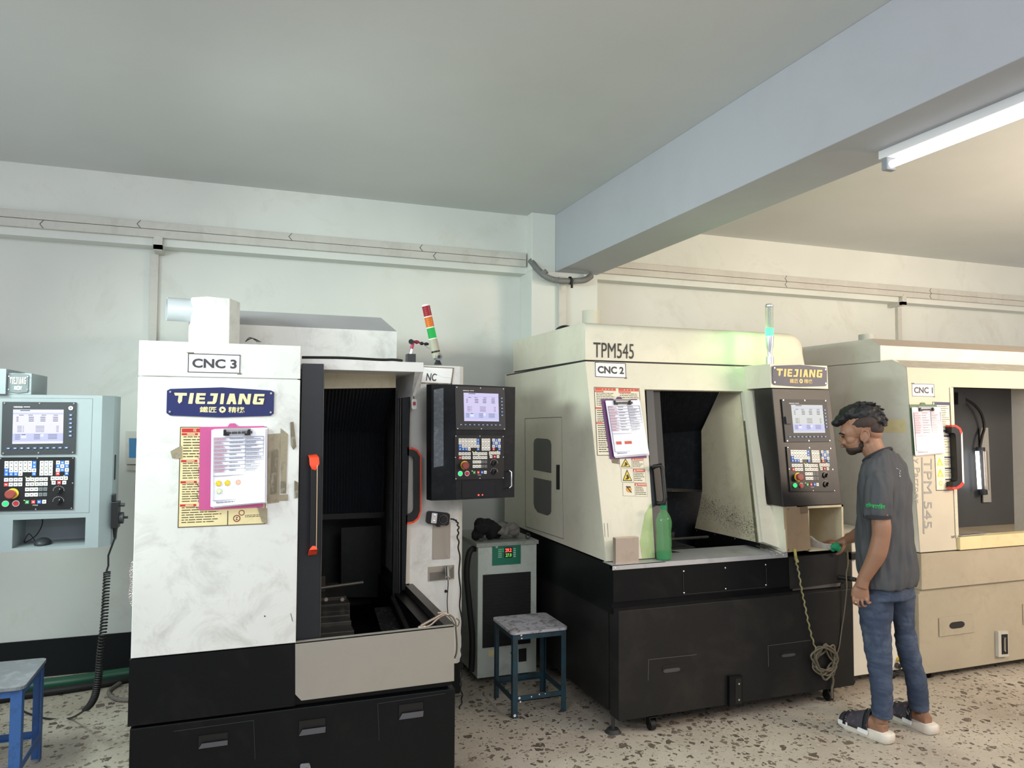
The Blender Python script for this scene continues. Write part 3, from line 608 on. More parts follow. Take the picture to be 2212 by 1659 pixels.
# interior
xi0, xi1 = xt+.01, aY(885, 1262, YA).x
b = MB(); b.box(xt-.4, xi1+.02, 4.62, 4.66, zg, zk0); b.box(xt, xi1+.02, YA+.06, 4.66, zk0-.02, zk0-.01)
b.add([(xi1, YA+.04, zg), (xi1, 4.66, zg), (xi1, 4.66, zk0), (xi1, YA+.04, zk0)], [(0, 1, 2, 3)])
b.add([(xt+.002, YF+.06, zw), (xt+.002, 4.66, zw), (xt+.002, 4.66, zk0), (xt+.002, YF+.06, zk0)], [(0, 1, 2, 3)])
b.build('interior_lining', dark, m3, smooth=0)
YBW = 4.3
bellows(m3, (aY(660, 820, YBW-.35), aY(862, 820, YBW-.35)), (aY(660, 930, YBW), aY(832, 935, YBW)), (aY(660, 1125, YBW), aY(827, 1115, YBW)), 26, rib, 'bellows')
b = MB(); b.prism([aY(660, 1112, YBW-.02), aY(831, 1106, YBW-.02), aY(828, 1118, YBW-.02), aY(660, 1124, YBW-.02)], (0, .03, 0)); b.prism([aY(737, 1140, YBW+.1), aY(823, 1135, YBW+.1), aY(822, 1290, YBW+.1), aY(737, 1290, YBW+.1)], (0, .02, 0)); b.build('column_cover', dark, m3, smooth=0)
# table, telescopic covers, vise bar
zfl = zg+.01
b = MB(); st = [((690, 1388), (764, 1373), 3.30, 1362, .07), ((690, 1363), (763, 1358), 3.40, 1340, .07), ((690, 1342), (757, 1338), 3.50, 1326, .07), ((690, 1327), (755, 1324), 3.60, 1316, .07)]
def step(xa, xb, y, ztop, dy):
    b.box(xa, xb, y, y+dy, zg, ztop)
for px, Y, pt in ((765, 3.30, 1362), (759, 3.40, 1341), (756, 3.49, 1327), (756, 3.56, 1318)):
    q = aY(px, pt, Y); b.box(xt-.05, q.x, Y, Y+.3, zg+.0, q.z)
tb = b.build('way_cover', M('way cover steel', (70, 68, 66), .45, metal=.5, dirt=.3, dirtrgb=(110, 104, 98), scale=12), m3, smooth=0, bevel=.002)
b = MB(); q = aY(756, 1302, 3.66); b.box(xt-.1, q.x, 3.66, 4.05, zg, q.z); q2 = aY(748, 1288, 3.72); b.box(xt-.1, q2.x, 3.72, 4.05, q.z, q2.z)
q3 = aY(703, 1245, 3.85); b.box(xt-.1, q3.x, 3.85, 3.95, q2.z, q3.z); tbl = b.build('work_table', M('table iron', (58, 55, 52), .45, metal=.4, dirt=.4, dirtrgb=(30, 28, 26), scale=16), m3, smooth=0, bevel=.002)
for px in (704, 739): p = aY(px, 1294, 3.657); MB().cyl(p, p+V((0, -.012, 0)), .009, n=12).build('table_bolt', steel, m3)
b = MB(); b.tube([aY(680, 1272, 3.7), aY(784, 1258, 3.75)], .0085, 12); b.build('vise_handle', darksteel, m3)
b = MB(); b.prism([(xi1-.21, YF+.06, zg+.002), (xi1-.04, YF+.06, zg+.002), (xi1-.04, YA+.1, zg+.12), (xi1-.17, YA+.1, zg+.12)], (0, 0, .01)); b.build('chip_slope', M('chips on oily steel', (52, 52, 52), .5, metal=.3, dirt=.8, dirtrgb=(128, 128, 126), scale=60), m3, smooth=0)
b = MB(); b.tube([V((xr-.10, YF+.05, zg+.07)), V((xr-.10, YA, zg+.20))], .016, 12); b.build('side_rail', darksteel, m3)
# right hand column
xa0, xa1 = aY(884, 1262, YA).x, aY(991, 1100, YA).x
za1 = aY(945, 790, YA).z; za0 = aY(991, 1432, YA).z
b = MB(); b.prism([(xa0, YA, za0), (xa1, YA, za0), (xa1+.03, YA+.035, za0), (xa1+.03, 4.9, za0), (xa0, 4.9, za0)], (0, 0, za1-za0)); colm = b.build('right_column', ivory, m3, smooth=0)
b = MB(); b.box(xr-.02, xa1+.02, YA+.02, 4.9, .1, za0); b.build('right_base', black, m3, smooth=0)
fa = Fr((xa0, YA, za1), (xa1, YA, za1), (xa0, YA, za0)); 
def fu(px, py): p = aY(px, py, YA); return ((p.x-xa0)/(xa1-xa0), (za1-p.z)/(za1-za0))
f = Fr(aY(872, 790, YA-.001), aY(981, 795, YA-.001), aY(867, 826, YA-.001)); b = MB().mat(wht); b.slab(f, 0, 0, 1, 1, 0, .001); b.mat(taped); b.slab(f, 0, .95, 1, 1.02, .001, .0016); b.slab(f, .97, .02, 1, 1, .001, .0016); b.slab(f, 0, -.02, 1, .03, .001, .0016)
b.mat(ink); b.text(f, 'NC', .47, .38, .67, .85, .0018, .02); b.mat(wht); b.prism([f.p(.35, .05, .002), f.p(.97, .2, .002), f.p(.97, .62, .002), f.p(.8, .6, .002)], f.n*.001); b.build('number_label', None, m3, smooth=0)
b = MB().mat(M('grey cover plate', (160, 152, 142), .5)); 
f = Fr(aY(935, 1130, YA-.001), aY(973, 1128, YA-.001), aY(934, 1209, YA-.001)); b.slab(f, 0, 0, 1, 1, 0, .002); b.mat(chrome); b.disc(f, .12, .94, .004, .002, .005, 8); b.disc(f, .88, .92, .004, .002, .005, 8); b.build('cover_plate', None, m3, smooth=0)
f = Fr(aY(925, 1225, YA-.0015), aY(981, 1220, YA-.0015), aY(925, 1256, YA-.0015)); b = MB().mat(steel); b.slab(f, 0, 0, 1, 1, 0, .002); b.mat(M('recess shade steel', (120, 116, 110), .5, metal=.5)); b.outline(f, [(.05, .4), (.8, .38), (.98, .02), (.98, .9), (.8, .95), (.05, .97)], .002, .003); b.build('socket_recess', None, m3, smooth=0)
b = MB().mat(chrome); p = aY(966, 1226, YA-.02); q = aY(967, 1247, YA-.05); b.tube([p, q], .014, 14); b.tube([q, q+V((0, 0, -.012))], .009, 12); b.mat(rub); b.tube(spline([q, aY(968, 1262, YA-.05), aY(966, 1300, YA-.03), aY(968, 1330, YA-.03)]), .0025, 6); b.build('air_plug', None, m3)
b = MB().mat(rub); p = aY(963, 1277, YA); b.cyl(p, p+V((0, -.004, 0)), .008, n=12); b.build('grommet', None, m3)
# stack light (leaning)
YT = YA+.06
sl = MB()
base = aY(946, 783, YT); top = aY(919, 657, YT); ax_ = (top-base).normalized(); hs = (top-base).length; rad = (aY(932, 700, YT)-aY(914, 700, YT)).length*.5
def seg(t0, t1, r=rad): return base+ax_*hs*t0, base+ax_*hs*t1, r
def P_(t): return base+ax_*hs*t
gl = M('grey tower body', (170, 168, 150), .5); rdl = M('red lens', (150, 38, 50), .25, ior=1.45); orl = M('amber lens', (204, 110, 36), .25); 
tw = MB().mat(blk2)
tw.cyl(base+V((0, 0, -.012)), base+V((0, 0, .02)), rad*.95, rad*.3); tw.build('tower_foot', None, m3); tw = MB().mat(M('grey knuckle', (120, 122, 124), .4)); c = base+V((0, 0, .03)); tw.cyl(c+V((0, -.022, 0)), c+V((0, .022, 0)), rad*.85, n=20); tw.mat(blk2); tw.cyl(c+V((0, -.024, 0)), c+V((0, -.020, 0)), rad*.4, n=16)
tw.build('tower_knuckle', None, m3); tw = MB().mat(gl); tw.cyl(P_(.08), P_(.40), rad); tw.mat(blk); tw.cyl(P_(.17), P_(.20), rad*1.01, n=24); tw.mat(wht); 
tw.cyl(P_(.40), P_(.415), rad)
pt = tw.build('signal_tower', None, m3, smooth=40)
for t in (.59, .775): MB().cyl(P_(t), P_(t+.016), rad).build('spacer_ring', wht, pt)
MB().cyl(P_(.965), P_(.99), rad, rad*.8).build('tower_cap', wht, pt)
for t0, t1, m_, nm in ((.415, .59, grled, 'green_lens'), (.606, .775, orl, 'amber_lens'), (.791, .965, rdl, 'red_lens')):
    b = MB(); n_ = 5
    for q in range(n_): 
        u0 = t0+(t1-t0)*q/n_; u1 = t0+(t1-t0)*(q+1)/n_; b.tube([P_(u0), P_(u0*.5+u1*.5), P_(u1)], [rad*.93, rad*.98, rad*.93], 24, cap=True)
    o = b.build(nm, m_ if nm != 'green_lens' else M('green tower lens', (28, 190, 84), emit=.75), pt, smooth=0)
# magnetic base holder on the roof
YG = 3.75
mg = thing('magnetic_stand', aY(887, 780, YG), 'small magnetic stand with a red jointed arm on the roof beside the leaning signal tower', 'magnetic stand')
mg.location.z = zk1; ORG[mg.name] = V(mg.location)
gx = aY(887, 778, YG).x
b = MB().mat(blk2); hh_ = aY(887, 765, YG).z; b.box(gx-.022, gx+.022, YG-.025, YG+.025, zk1, max(hh_, zk1+.04)); b.build('magnet_block', None, mg, smooth=0, bevel=.002)
b = MB().mat(chrome); b.tube([aY(886, 766, YG), aY(889, 754, YG)], .009, 12); b.mat(M('crimson anodised', (150, 50, 78), .3, metal=.5)); b.tube([aY(889, 754, YG), aY(892, 741, YG)], .008, 12); b.tube([aY(890, 738, YG), aY(905, 739, YG)], .007, 12); b.ell(aY(900, 739, YG), .01, .01, .01); b.tube([aY(905, 740, YG), aY(914, 743, YG)], .005, 10)
b.mat(rub); b.cyl(aY(888, 738, YG-.016), aY(888, 738, YG+.016), .013); b.ell(aY(911, 742, YG), .011, .009, .009); b.ell(aY(921, 743, YG), .014, .008, .008); b.mat(chrome); b.tube([aY(916, 745, YG), aY(922, 750, YG), aY(928, 753, YG)], .0018, 6); b.build('arm', None, mg)
# small rocker switch hanging at the door
YR = 3.86
t = thing('rocker_switch', aY(894, 884, YR), 'small white switch with red button hanging on a thin wire beside the side door', 'switch')
f = Fr(aY(888, 862, YR), aY(899, 862, YR), aY(888, 884, YR)); b = MB(); b.outline(f, rrect(0, 0, 1, 1, .4, .15), 0, .012); b.build('body', wht, t, smooth=0)
b = MB(); b.slab(f, .28, .28, .78, .62, .012, .016); b.build('rocker', red, t, smooth=0)
b = MB(); b.tube(spline([aY(894, 862, YR), aY(893, 852, YR), aY(889, 842, YR), aY(888, 834, YR)]), .002, 6); b.build('wire', rub, t)
# operator pendant, sagging a little
n3 = V((math.sin(math.radians(7)), -math.cos(math.radians(7)), 0))
p1 = aY(985, 950, 3.70); HP = lambda px, py, d=0: hit(px, py, p1+n3*d, n3)
pd = MB()
TL, TR, BR, BL = HP(985, 830.5), HP(1113, 836), HP(1111, 1074), HP(985, 1080)
nn = V((-math.sin(math.radians(24)), -math.cos(math.radians(24)), 0)); HQ = lambda px, py: hit(px, py, p1, nn)
TL2, BL2 = HQ(932, 829.5), HQ(932, 1081.5)
bk = V((.02, .17, 0)); TLb = TL2+V((-.012, .06, 0)); BLb = BL2+V((-.012, .06, 0))
pd.add([TL, TR, BR, BL, TL2, BL2, TLb, BLb, TR+bk, BR+bk, TLb+V((.05, .1, 0)), BLb+V((.05, .1, 0))],
       [(0, 1, 2, 3), (4, 0, 3, 5), (6, 4, 5, 7), (1, 8, 9, 2), (8, 10, 11, 9), (10, 6, 7, 11), (6, 10, 8, 1, 0, 4), (7, 5, 3, 2, 9, 11)])
pnl = pd.build('control_pendant', blackp, m3, smooth=0)
arm = MB(); q = (TR+BL)/2+V((.0, .12, 0)); arm.box(q.x-.05, q.x+.05, q.y, YA+.2, q.z-.06, q.z+.06); arm.build('pendant_mount', blackp, m3, smooth=0)
disp = Fr(HP(982, 834, .001), HP(1089, 838, .001), HP(984, 928, .001)); kbd = Fr(HP(981.5, 940, .001), HP(1087.5, 941, .001), HP(981.5, 1036, .001))
disp.n = n3.copy(); kbd.n = n3.copy()
controls(pnl, disp, kbd, (.165, .145, .865, .80), M('lcd lilac', (216, 208, 246), emit=.85))
f = Fr(HQ(937, 842), HQ(958, 838), HQ(937, 1010)); b = MB(); b.slab(f, 0, 0, 1, 1, 0, .001); b.build('textured_strip', M('speckled grey strip', (96, 104, 112), .45, dirt=.6, dirtrgb=(150, 156, 162), scale=60), pnl, smooth=0)
f = Fr(HP(998, 1039.5, .0015), HP(1068, 1038, .0015), HP(998, 1075, .0015)); f.n = n3; b = MB().mat(M('tinted window', (8, 9, 12), .15)); b.slab(f, 0, 0, 1, 1, 0, .001); b.build('lower_window', None, pnl, smooth=0)
b = MB().mat(redled); b.disc(f, .50, .87, .0045, .001, .004, 8); b.disc(f, .62, .87, .0035, .001, .004, 8); b.build('indicator_led', None, pnl, smooth=0)
b = MB(); hp = [HP(1101, 1017, .0), HP(1101, 1017, .03), HP(1105, 1020, .034), HP(1105, 1050, .034), HP(1101, 1053, .03), HP(1101, 1053, .0)]; b.tube(hp, .004, 8); b.build('pull_handle', chrome, pnl)
# hand wheel box with magnet
YW = YA-.03
hw = thing('handwheel_box', aY(945, 1135, YW), 'black handwheel box with two silver knobs on the column below the CNC 3 panel', 'handwheel')
f = Fr(aY(924, 1104, YW), aY(973, 1109, YW), aY(921, 1131, YW)); b = MB(); b.outline(f, rrect(0, 0, 1, 1, .12, .2), -.028, 0); b.box(f.p(.55, 1).x-.01, f.p(.55, 1).x+.008, YW, YW+.02, f.p(.5, 1).z-.012, f.p(.5, 1).z); b.build('case', blk, hw, smooth=0, bevel=.002)
b = MB().mat(chrome); b.outline(f, rrect(.19, .10, .43, .92, .04, .05), 0, .0015); b.disc(f, .35, .3, .006, .0015, .012, 14); b.disc(f, .35, .75, .006, .0015, .012, 14); b.mat(redled); b.disc(f, .32, .52, .002, .0015, .003, 8); b.build('selector_plate', None, hw, smooth=30)
b = MB().mat(blk2); b.disc(f, .72, .52, .026, 0, .004, 24); b.mat(blk); b.disc(f, .72, .52, .019, .004, .016, 24)
b.mat(wht)
for q in range(14): th = q*2*math.pi/14; b.disc(f, .72+.023*math.cos(th)/f.W, .52+.023*math.sin(th)/f.Hh, .0011, .004, .0046, 5)
b.build('handwheel', None, hw, smooth=30)
b = MB(); cp = spline([aY(973, 1121, YW-.01), aY(980, 1122, YW-.01), aY(987, 1127, YW-.02), aY(990, 1140, YW-.03), aY(989, 1160, YW-.03), aY(992, 1200, YW-.03), aY(994, 1300, YW-.03), aY(999, 1380, YW-.03), aY(996, 1420, YW-.05), aY(998, 1450, YW-.04), aY(995, 1480, YW-.06), aY(998, 1510, YW-.05), aY(992, 1532, YW-.06)], 10)
b.tube([p+V((.004*math.sin(i*.9), 0, 0)) for i, p in enumerate(cp)], .0042, 7); b.build('cable', rub, hw)
# spanner lying on the corner of the flap and the cord bundle
t = thing('air_gun', aY(930, 1352, YF+.02), 'grimy metal air gun lying on the corner of the stainless flap of CNC 3', 'air gun')
b = MB(); za = zr+.012
A_ = lambda px, py: aY(px, py, YF+.03)
b.tube(spline([A_(909, 1352), A_(925, 1343), A_(940, 1335), A_(950, 1329), A_(958, 1326), A_(968, 1328)]), .006, 10); b.tube(spline([A_(914, 1356), A_(930, 1350), A_(945, 1337), A_(958, 1329), A_(970, 1327)]), .005, 10); b.tube([A_(945, 1324), A_(966, 1323)], .004, 8); b.ell(A_(912, 1354), .02, .012, .008); b.build('body', M('grimy steel', (176, 160, 146), .3, metal=.8, dirt=.5, dirtrgb=(80, 70, 60), scale=40), t)
b = MB(); b.tube(spline([A_(968, 1327), A_(978, 1333), A_(984, 1345), A_(985, 1360), A_(987, 1390), A_(986, 1410), A_(982, 1422)]), .004, 7); b.tube(spline([A_(966, 1328), A_(975, 1338), A_(982, 1350), A_(989, 1352), A_(992, 1342), A_(986, 1336)]), .003, 7); b.build('hose', cordm, t)
# foil patch at the left edge
b = MB(); b.loft([[aY(x0, y, YF+.05), aY(290, y, YF+.05), aY(290, y, YF+.15), aY(x0, y, YF+.12)] for x0, y in ((284, 1212), (279, 1235), (281, 1260), (277, 1285), (280, 1300), (285, 1313))]); b.build('crumpled_foil', foil, smooth=0, label='crumpled dirty foil sticking out at the left edge of the machine CNC 3', cat='foil')
fc = Fr(aY(457, 927, YF), aY(573, 925, YF), aY(455, 1097, YF)); 
clipboard(fc, 'pink clipboard with a thick stack of printed sheets taped on the CNC 3 machine', pink, 1, (-.21, -.03, .98, 1.02), suns=True)
# wires on top of tower
b = MB()
for q in range(3): b.tube(spline([aY(530, 738, 3.3), aY(540+3*q, 729+q, 3.3), aY(556+4*q, 739, 3.3)]), .0015, 5)
b.build('wire_tuft', rub, m3)

# ================================================================== machine marked CNC 2
k2 = (3.73-3.479)/(1.92-.856); up2 = V((0, k2, 1)).normalized(); n2 = V((0, -1, k2)).normalized()
P2 = V((0, 3.479, .856))
S2 = lambda px, py, w=0: hit(px, py, P2+n2*w, n2)
x0, x1 = 1.797, 2.955
m2 = thing('cnc_machine', (2.55, 4.2, 0), 'cream and black milling machine marked CNC 2 in the middle with glowing green pole', 'milling machine')
YB2 = 5.03
zp = .848
# base: lower cabinet, upper band
b = MB(); b.box(1.806, 3.315, 3.36, 3.46, .085, .628); 
b.box(1.803, 3.315, 3.47, YB2, .10, .66); b.build('base_cabinet', black2, m2, smooth=0, bevel=.002)
b = MB(); b.box(1.80, 3.315, 3.42, YB2, .60, .664); b.box(1.798, 3.312, 3.40, 3.44, .664, zp-.02); b.box(1.798, 1.84, 3.44, YB2, .664, zp); b.box(3.28, 3.312, 3.44, YB2, .664, zp); b.build('base_frame', black, m2, smooth=0)
b = MB().mat(black2); b.prism([aY(1703, 1204, 3.399), aY(1826, 1192, 3.399), aY(1827, 1255, 3.399), aY(1706, 1272, 3.399)], (0, -.002, 0)); b.build('front_apron', None, m2, smooth=0)
YC2 = 3.359
def seam(par, segs, Y, r=.0014, m=blk):
    for i in range(0, len(segs)): MB().tube([aY(*segs[i][0], Y), aY(*segs[i][1], Y)], r, 4).build('panel_seam', m, par, smooth=0)
for (A, B, C, D, h) in (((1401, 1425), (1505, 1414), (1400, 1470), (1500, 1460), (1430, 1437, 1478, 1455)), ((1659, 1395), (1750, 1383), (1660, 1440), (1748, 1430), (1686, 1407, 1725, 1421))):
    seam(m2, [(A, B), (A, C)], YC2, .0016, M('worn edge', (84, 80, 74), .5))
    f = Fr(aY(h[0], h[1], YC2), aY(h[2], h[1]-5, YC2), aY(h[0], h[3], YC2)); f = Fr(f.o, V((f.p(1, 0).x, YC2, f.o.z)), V((f.o.x, YC2, f.p(0, 1).z)))
    b = MB().mat(blk); b.outline(f, rrect(0, 0, 1, 1, .2, .5, 8), 0, .001); b.mat(M('grip lip dark', (70, 68, 68), .5)); b.outline(f, rrect(.04, .5, .8, .95, .15, .22, 5), .001, .004); b.build('recessed_grip', None, m2, smooth=0)
f = Fr(aY(1571, 1459, YC2), aY(1599, 1457, YC2), aY(1571, 1524, YC2)); b = MB().mat(black); b.slab(f, 0, 0, 1, 1, 0, .02); b.mat(blk); b.slab(f, .45, .08, .9, .92, .02, .021); b.mat(chrome); b.disc(f, .68, .25, .005, .021, .026, 8); b.disc(f, .68, .78, .005, .021, .026, 8); b.build('level_gauge', None, m2, smooth=0)
caster(m2, aZ(1422, 1588, 0).x, 3.40, .028); caster(m2, aZ(1808, 1522, 0).x, 3.41, .030)
b = MB(); fx = aZ(1325, 1586, 0).x+.01; b.cyl((fx, 3.44, 0), (fx, 3.44, .018), .042, .03); b.cyl((fx, 3.44, .018), (fx, 3.44, .15), .009); b.build('levelling_foot', M('dark cast iron', (54, 54, 54), .6), m2)
YP = 3.397
b = MB().mat(chrome)
pts = [(1477, 1234), (1567, 1227), (1654, 1220), (1478, 1281), (1568, 1272), (1655, 1264)]
for p in pts: q = aY(*p, YP+.003); b = MB(); b.ell(q, .005, .003, .005, n=10, m=6); b.build('panel_screw', chrome, m2)
seam(m2, [((1476, 1240), (1477, 1276)), ((1655, 1226), (1656, 1262)), ((1477, 1284), (1655, 1268))], YP, .001, M('faint edge', (60, 60, 62), .5))
# shelf plate of stainless steel
xs0, xs1 = 1.79, aY(1701, 1205, 3.395).x
b = MB(); b.box(xs0, xs1, 3.393, 3.396, .827, .852); b.box(xs0, 2.10, 3.393, 3.50, .849, .852); b.add([(2.1, 3.393, .852), (xs1, 3.393, .852), (xs1, 3.50, .852), (2.95, 3.68, .852), (2.30, 3.68, .852), (2.33, 3.60, .852), (2.1, 3.60, .852)], [(0, 1, 2, 3, 4, 5, 6)])
b.build('shelf_plate', M('stainless shelf', (196, 196, 198), .4, metal=.5, dirt=.3, dirtrgb=(110, 108, 106), scale=6), m2, smooth=0)
for p in ((1330, 1228), (1693, 1199)): q = aY(*p, 3.392); b = MB(); b.ell(q, .005, .003, .005, n=10, m=6); b.build('panel_screw', chrome, m2)
# body panels
xi = 2.83
b = MB(); b.prism([(1.799, 3.485, .856), (1.799, YB2+.03, .856), (1.799, YB2+.03, 1.87), (1.799, YB2+.03, 1.915), (1.799, 3.735, 1.915)], (.03, 0, 0)); b.build('left_side_panel', creamside, m2, smooth=0)
b = MB()
for x_ in (1.796,):
    b = MB(); b.add([(x_+.0025, 3.735, 1.915), (x_+.0025, YB2, 1.902), (x_+.0025, YB2, 1.910), (x_+.0025, 3.735, 1.925)], [(0, 1, 2, 3)])
b.build('panel_seam', blk, m2, smooth=0)
sx = 1.7985
for A, B in (((1134, 904), (1213, 901)), ((1134, 904), (1135, 1137)), ((1135, 1137), (1217, 1164)), ((1213, 901), (1217, 1164))):
    MB().tube([aX(*A, sx), aX(*B, sx)], .0016 if A != (1213, 901) else .0006, 4).build('panel_seam', M('side seam', (70, 72, 70), .6), m2, smooth=0)
wg = M('dark tinted pane', (92, 92, 90), .25)
for y0, y1 in ((946, 1018), (1031, 1107)):
    tl = aX(1153, y0, sx); tr = aX(1191, y0+1, sx); bl = aX(1153, y1-3, sx)
    f = Fr(tl, V((sx, tr.y, tl.z)), V((sx, tl.y, bl.z))); up = y0 < 1000
    P = [(0, 1), (0, .16), (.05, .05), (.2, 0), (.8, 0), (.95, .05), (1, .16), (1, 1)] if up else [(0, 0), (0, .78), (.06, .9), (.25, 1), (.8, 1), (.95, .93), (1, .85), (1, 0)]
    b = MB(); b.outline(f, P, 0, .001); b.build('side_window', wg, m2, smooth=0)
f = Fr(aX(1202, 1004, sx), aX(1209, 1004, sx), aX(1202, 1057, sx)); b = MB(); b.slab(f, 0, 0, 1, 1, 0, .002); b.build('latch_slot', blk, m2, smooth=0)
# front frame round the door opening
otl, otr, obl, obr = S2(1392, 840), S2(1605, 846), S2(1415, 1205), S2(1641, 1171)
b = MB()
ctl, cbl = V((1.80, 3.729, 1.915)), V((1.80, 3.479, .856)); th = -n2*.025
sxm = S2(1625, 787); ctr = V((sxm.x, 3.729, 1.915))
rbr = S2(1702, 1192); rtr = V((2.955, 3.695, 1.775))
otl.z = otr.z = (otl.z+otr.z)/2; otl.y = otr.y = 3.479+k2*(otl.z-.856)
def face(pts): b.prism(pts, th)
face([ctl, otl, obl, cbl]); 
face([ctl, ctr, V((ctr.x, otr.y, otr.z)), otl])
face([otr, rtr, V((2.955, 3.479, .856)), obr])
b.build('front_frame', grime if False else cream, m2, smooth=0)
# grime streak of splashed coolant by the door
b = MB(); 
b.prism([S2(1393, 1110, .0012), S2(1408, 1085, .0012), S2(1414, 1205, .0012), S2(1388, 1207, .0012), S2(1382, 1170, .0012)], -n2*.001); b.build('coolant_stain', M('greenish stain', (176, 196, 140), .5, dirt=.4, dirtrgb=(214, 210, 186), scale=18), m2, smooth=0)
b = MB().tube([S2(1305, 1130, .001), S2(1307, 1160, .001)], .0008, 4); b.build('scratch', ink, m2, smooth=0)
MB().tube([S2(1312, 1130, .001), S2(1314, 1160, .001)], .0008, 4).build('scratch', ink, m2, smooth=0)
# top cover with rounded front edge and rounded right shoulder
R = []; zt2 = 2.142; xr2 = 3.345
def outl(inset, y):
    P = [(1.802, 1.925), (1.802, zt2-inset-.02), (1.815, zt2-inset)]
    P += [(xr2-.10-inset+.10*math.sin(t), zt2-.10-inset+.10*math.cos(t)) for t in [math.radians(90*i/7) for i in range(8)]]+[(xr2-inset*.3, 1.925)]
    return [V((px, y, pz)) for px, pz in P]
R = [outl(.045, 3.735), outl(.028, 3.742), outl(.012, 3.76), outl(.003, 3.79), outl(0, 3.83), outl(0, 4.90)]
for q in R[0][:]: pass
b = MB(); b.loft(R); b.build('top_cover', cream, m2, smooth=35)
b = MB(); b.box(1.81, 3.33, 3.75, 4.9, 1.912, 1.926); b.build('panel_seam', blk, m2, smooth=0)
b = MB(); q = aX(1282, 690, 2.2); b.cyl((2.24, 4.55, zt2-.02), (2.24, 4.55, aY(1282, 672, 4.55).z), .062, n=28); b.build('vent_pipe', M('vent pipe cream', (214, 212, 196), .5), m2, smooth=50)
b = MB(); q = aX(1210, 707, 1.92); b.ell((1.92, 4.28, zt2+.0), .06, .09, .045); b.ell((1.90, 4.02, zt2), .03, .05, .02); b.build('black_cloth', rub, smooth=80, label='black cloth lying on the roof of the machine marked CNC 2', cat='cloth')
# lettering
f2 = lambda a, bb, c: Fr(S2(*a, .001), S2(*bb, .001), S2(*c, .001))
f = Fr(aY(1282, 739, 3.733), aY(1369, 743, 3.733), aY(1283, 772, 3.733)); f.v = V((0, 0, f.v.z)); b = MB().mat(blk); b.text(f, 'TPM545', 0, 0, 1, 1, .001, 0)
b.build('model_lettering', None, m2, smooth=0)
f = f2((1284, 781), (1352, 784), (1285, 815)); cnclabel(f, m2, 0, 0, 1, 1, 'CNC 2')
f = f2((1283, 836), (1381, 839), (1290, 984))
b, s, r = maint(f, m2, 0, 0, 1, 1, stred2, stick2, 9)
b.mat(stred2); b.slab(s, .02, .01, .47, .05, .0008, .0014); b.slab(s, .53, .01, .98, .05, .0008, .0014); b.slab(s, .01, .055, .2, .075, .0008, .0014); b.slab(s, .53, .055, .8, .075, .0008, .0014)
b.slab(s, .01, .30, .14, .325, .0008, .0014); b.slab(s, .01, .52, .14, .545, .0008, .0014)
b.mat(stick2)
for i in range(4): b.disc(s, .18+.07*i, .03, .003, .0014, .0018, 6); b.disc(s, .66+.07*i, .03, .003, .0014, .0018, 6)
lines(b, s, .04, .085, .46, .29, 8, stink, .0012, .35, (.8, 1), rnd=r); lines(b, s, .55, .085, .97, .25, 6, stink, .0012, .35, (.8, 1), rnd=r); lines(b, s, .04, .34, .3, .97, 20, stink, .0012, .4, (.6, 1), rnd=r)
b.build('safety_sticker', None, m2, smooth=0)
for i, (y0, y1, nm) in enumerate(((988, 1010, 'tri'), (1011, 1041, 'tri'), (1042, 1071, 'no'))):
    xo = i*3.5; f = f2((1338+xo, y0), (1390+xo, y0+2), (1339+xo, y1)); b, s, r = maint(f, m2, 0, 0, 1, 1, stred2, stick2, i)
    b.mat(blk)
    if nm == 'tri':
        b.outline(s, [(.24, .08), (.44, .92), (.04, .92)], .0008, .0012); b.mat(wyel); b.outline(s, [(.24, .22), (.395, .86), (.085, .86)], .0012, .0016); b.mat(blk); b.outline(s, [(.2, .5), (.27, .45), (.33, .7), (.24, .82), (.14, .8), (.22, .68)], .0016, .002)
    else:
        b.disc(s, .24, .5, .0165, .0008, .0012, 20); b.mat(worg); b.disc(s, .24, .5, .015, .0012, .0016, 20); b.mat(blk); b.prism([s.p(.12, .3, .0017), s.p(.15, .25, .0017), s.p(.36, .72, .0017), s.p(.33, .77, .0017)], s.n*.0004); b.slab(s, .15, .28, .32, .38, .0016, .002)
    b.mat(stred2); b.slab(s, .5, .03, .98, .24, .0008, .0014); b.mat(stick2); b.outline(s, [(.56, .06), (.6, .2), (.52, .2)], .0014, .0018); lines(b, s, .63, .09, .96, .2, 1, stick2, .0018, .6, (.9, 1), rnd=r)
    lines(b, s, .52, .3, .97, .95, 5, stink, .0012, .4, (.5, 1), rnd=r)
    b.mat(stink); b.slab(s, .485, .02, .495, .98, .0008, .0012); b.build('warning_sticker', None, m2, smooth=0)
f = f2((1305, 866), (1378, 866), (1324, 990)); clipboard(f, 'purple clipboard with a stack of printed sheets hanging on the CNC 2 machine', purple, 5, (-.09, -.03, .97, 1.01), squares=True)
MB().prism([S2(1320, 990, .0005), S2(1380, 992, .0005), S2(1378, 1000, .0005), S2(1352, 996, .0005), S2(1345, 1004, .0005), S2(1322, 1000, .0005)], n2*.0008).build('tape_residue', taped, m2, smooth=0)
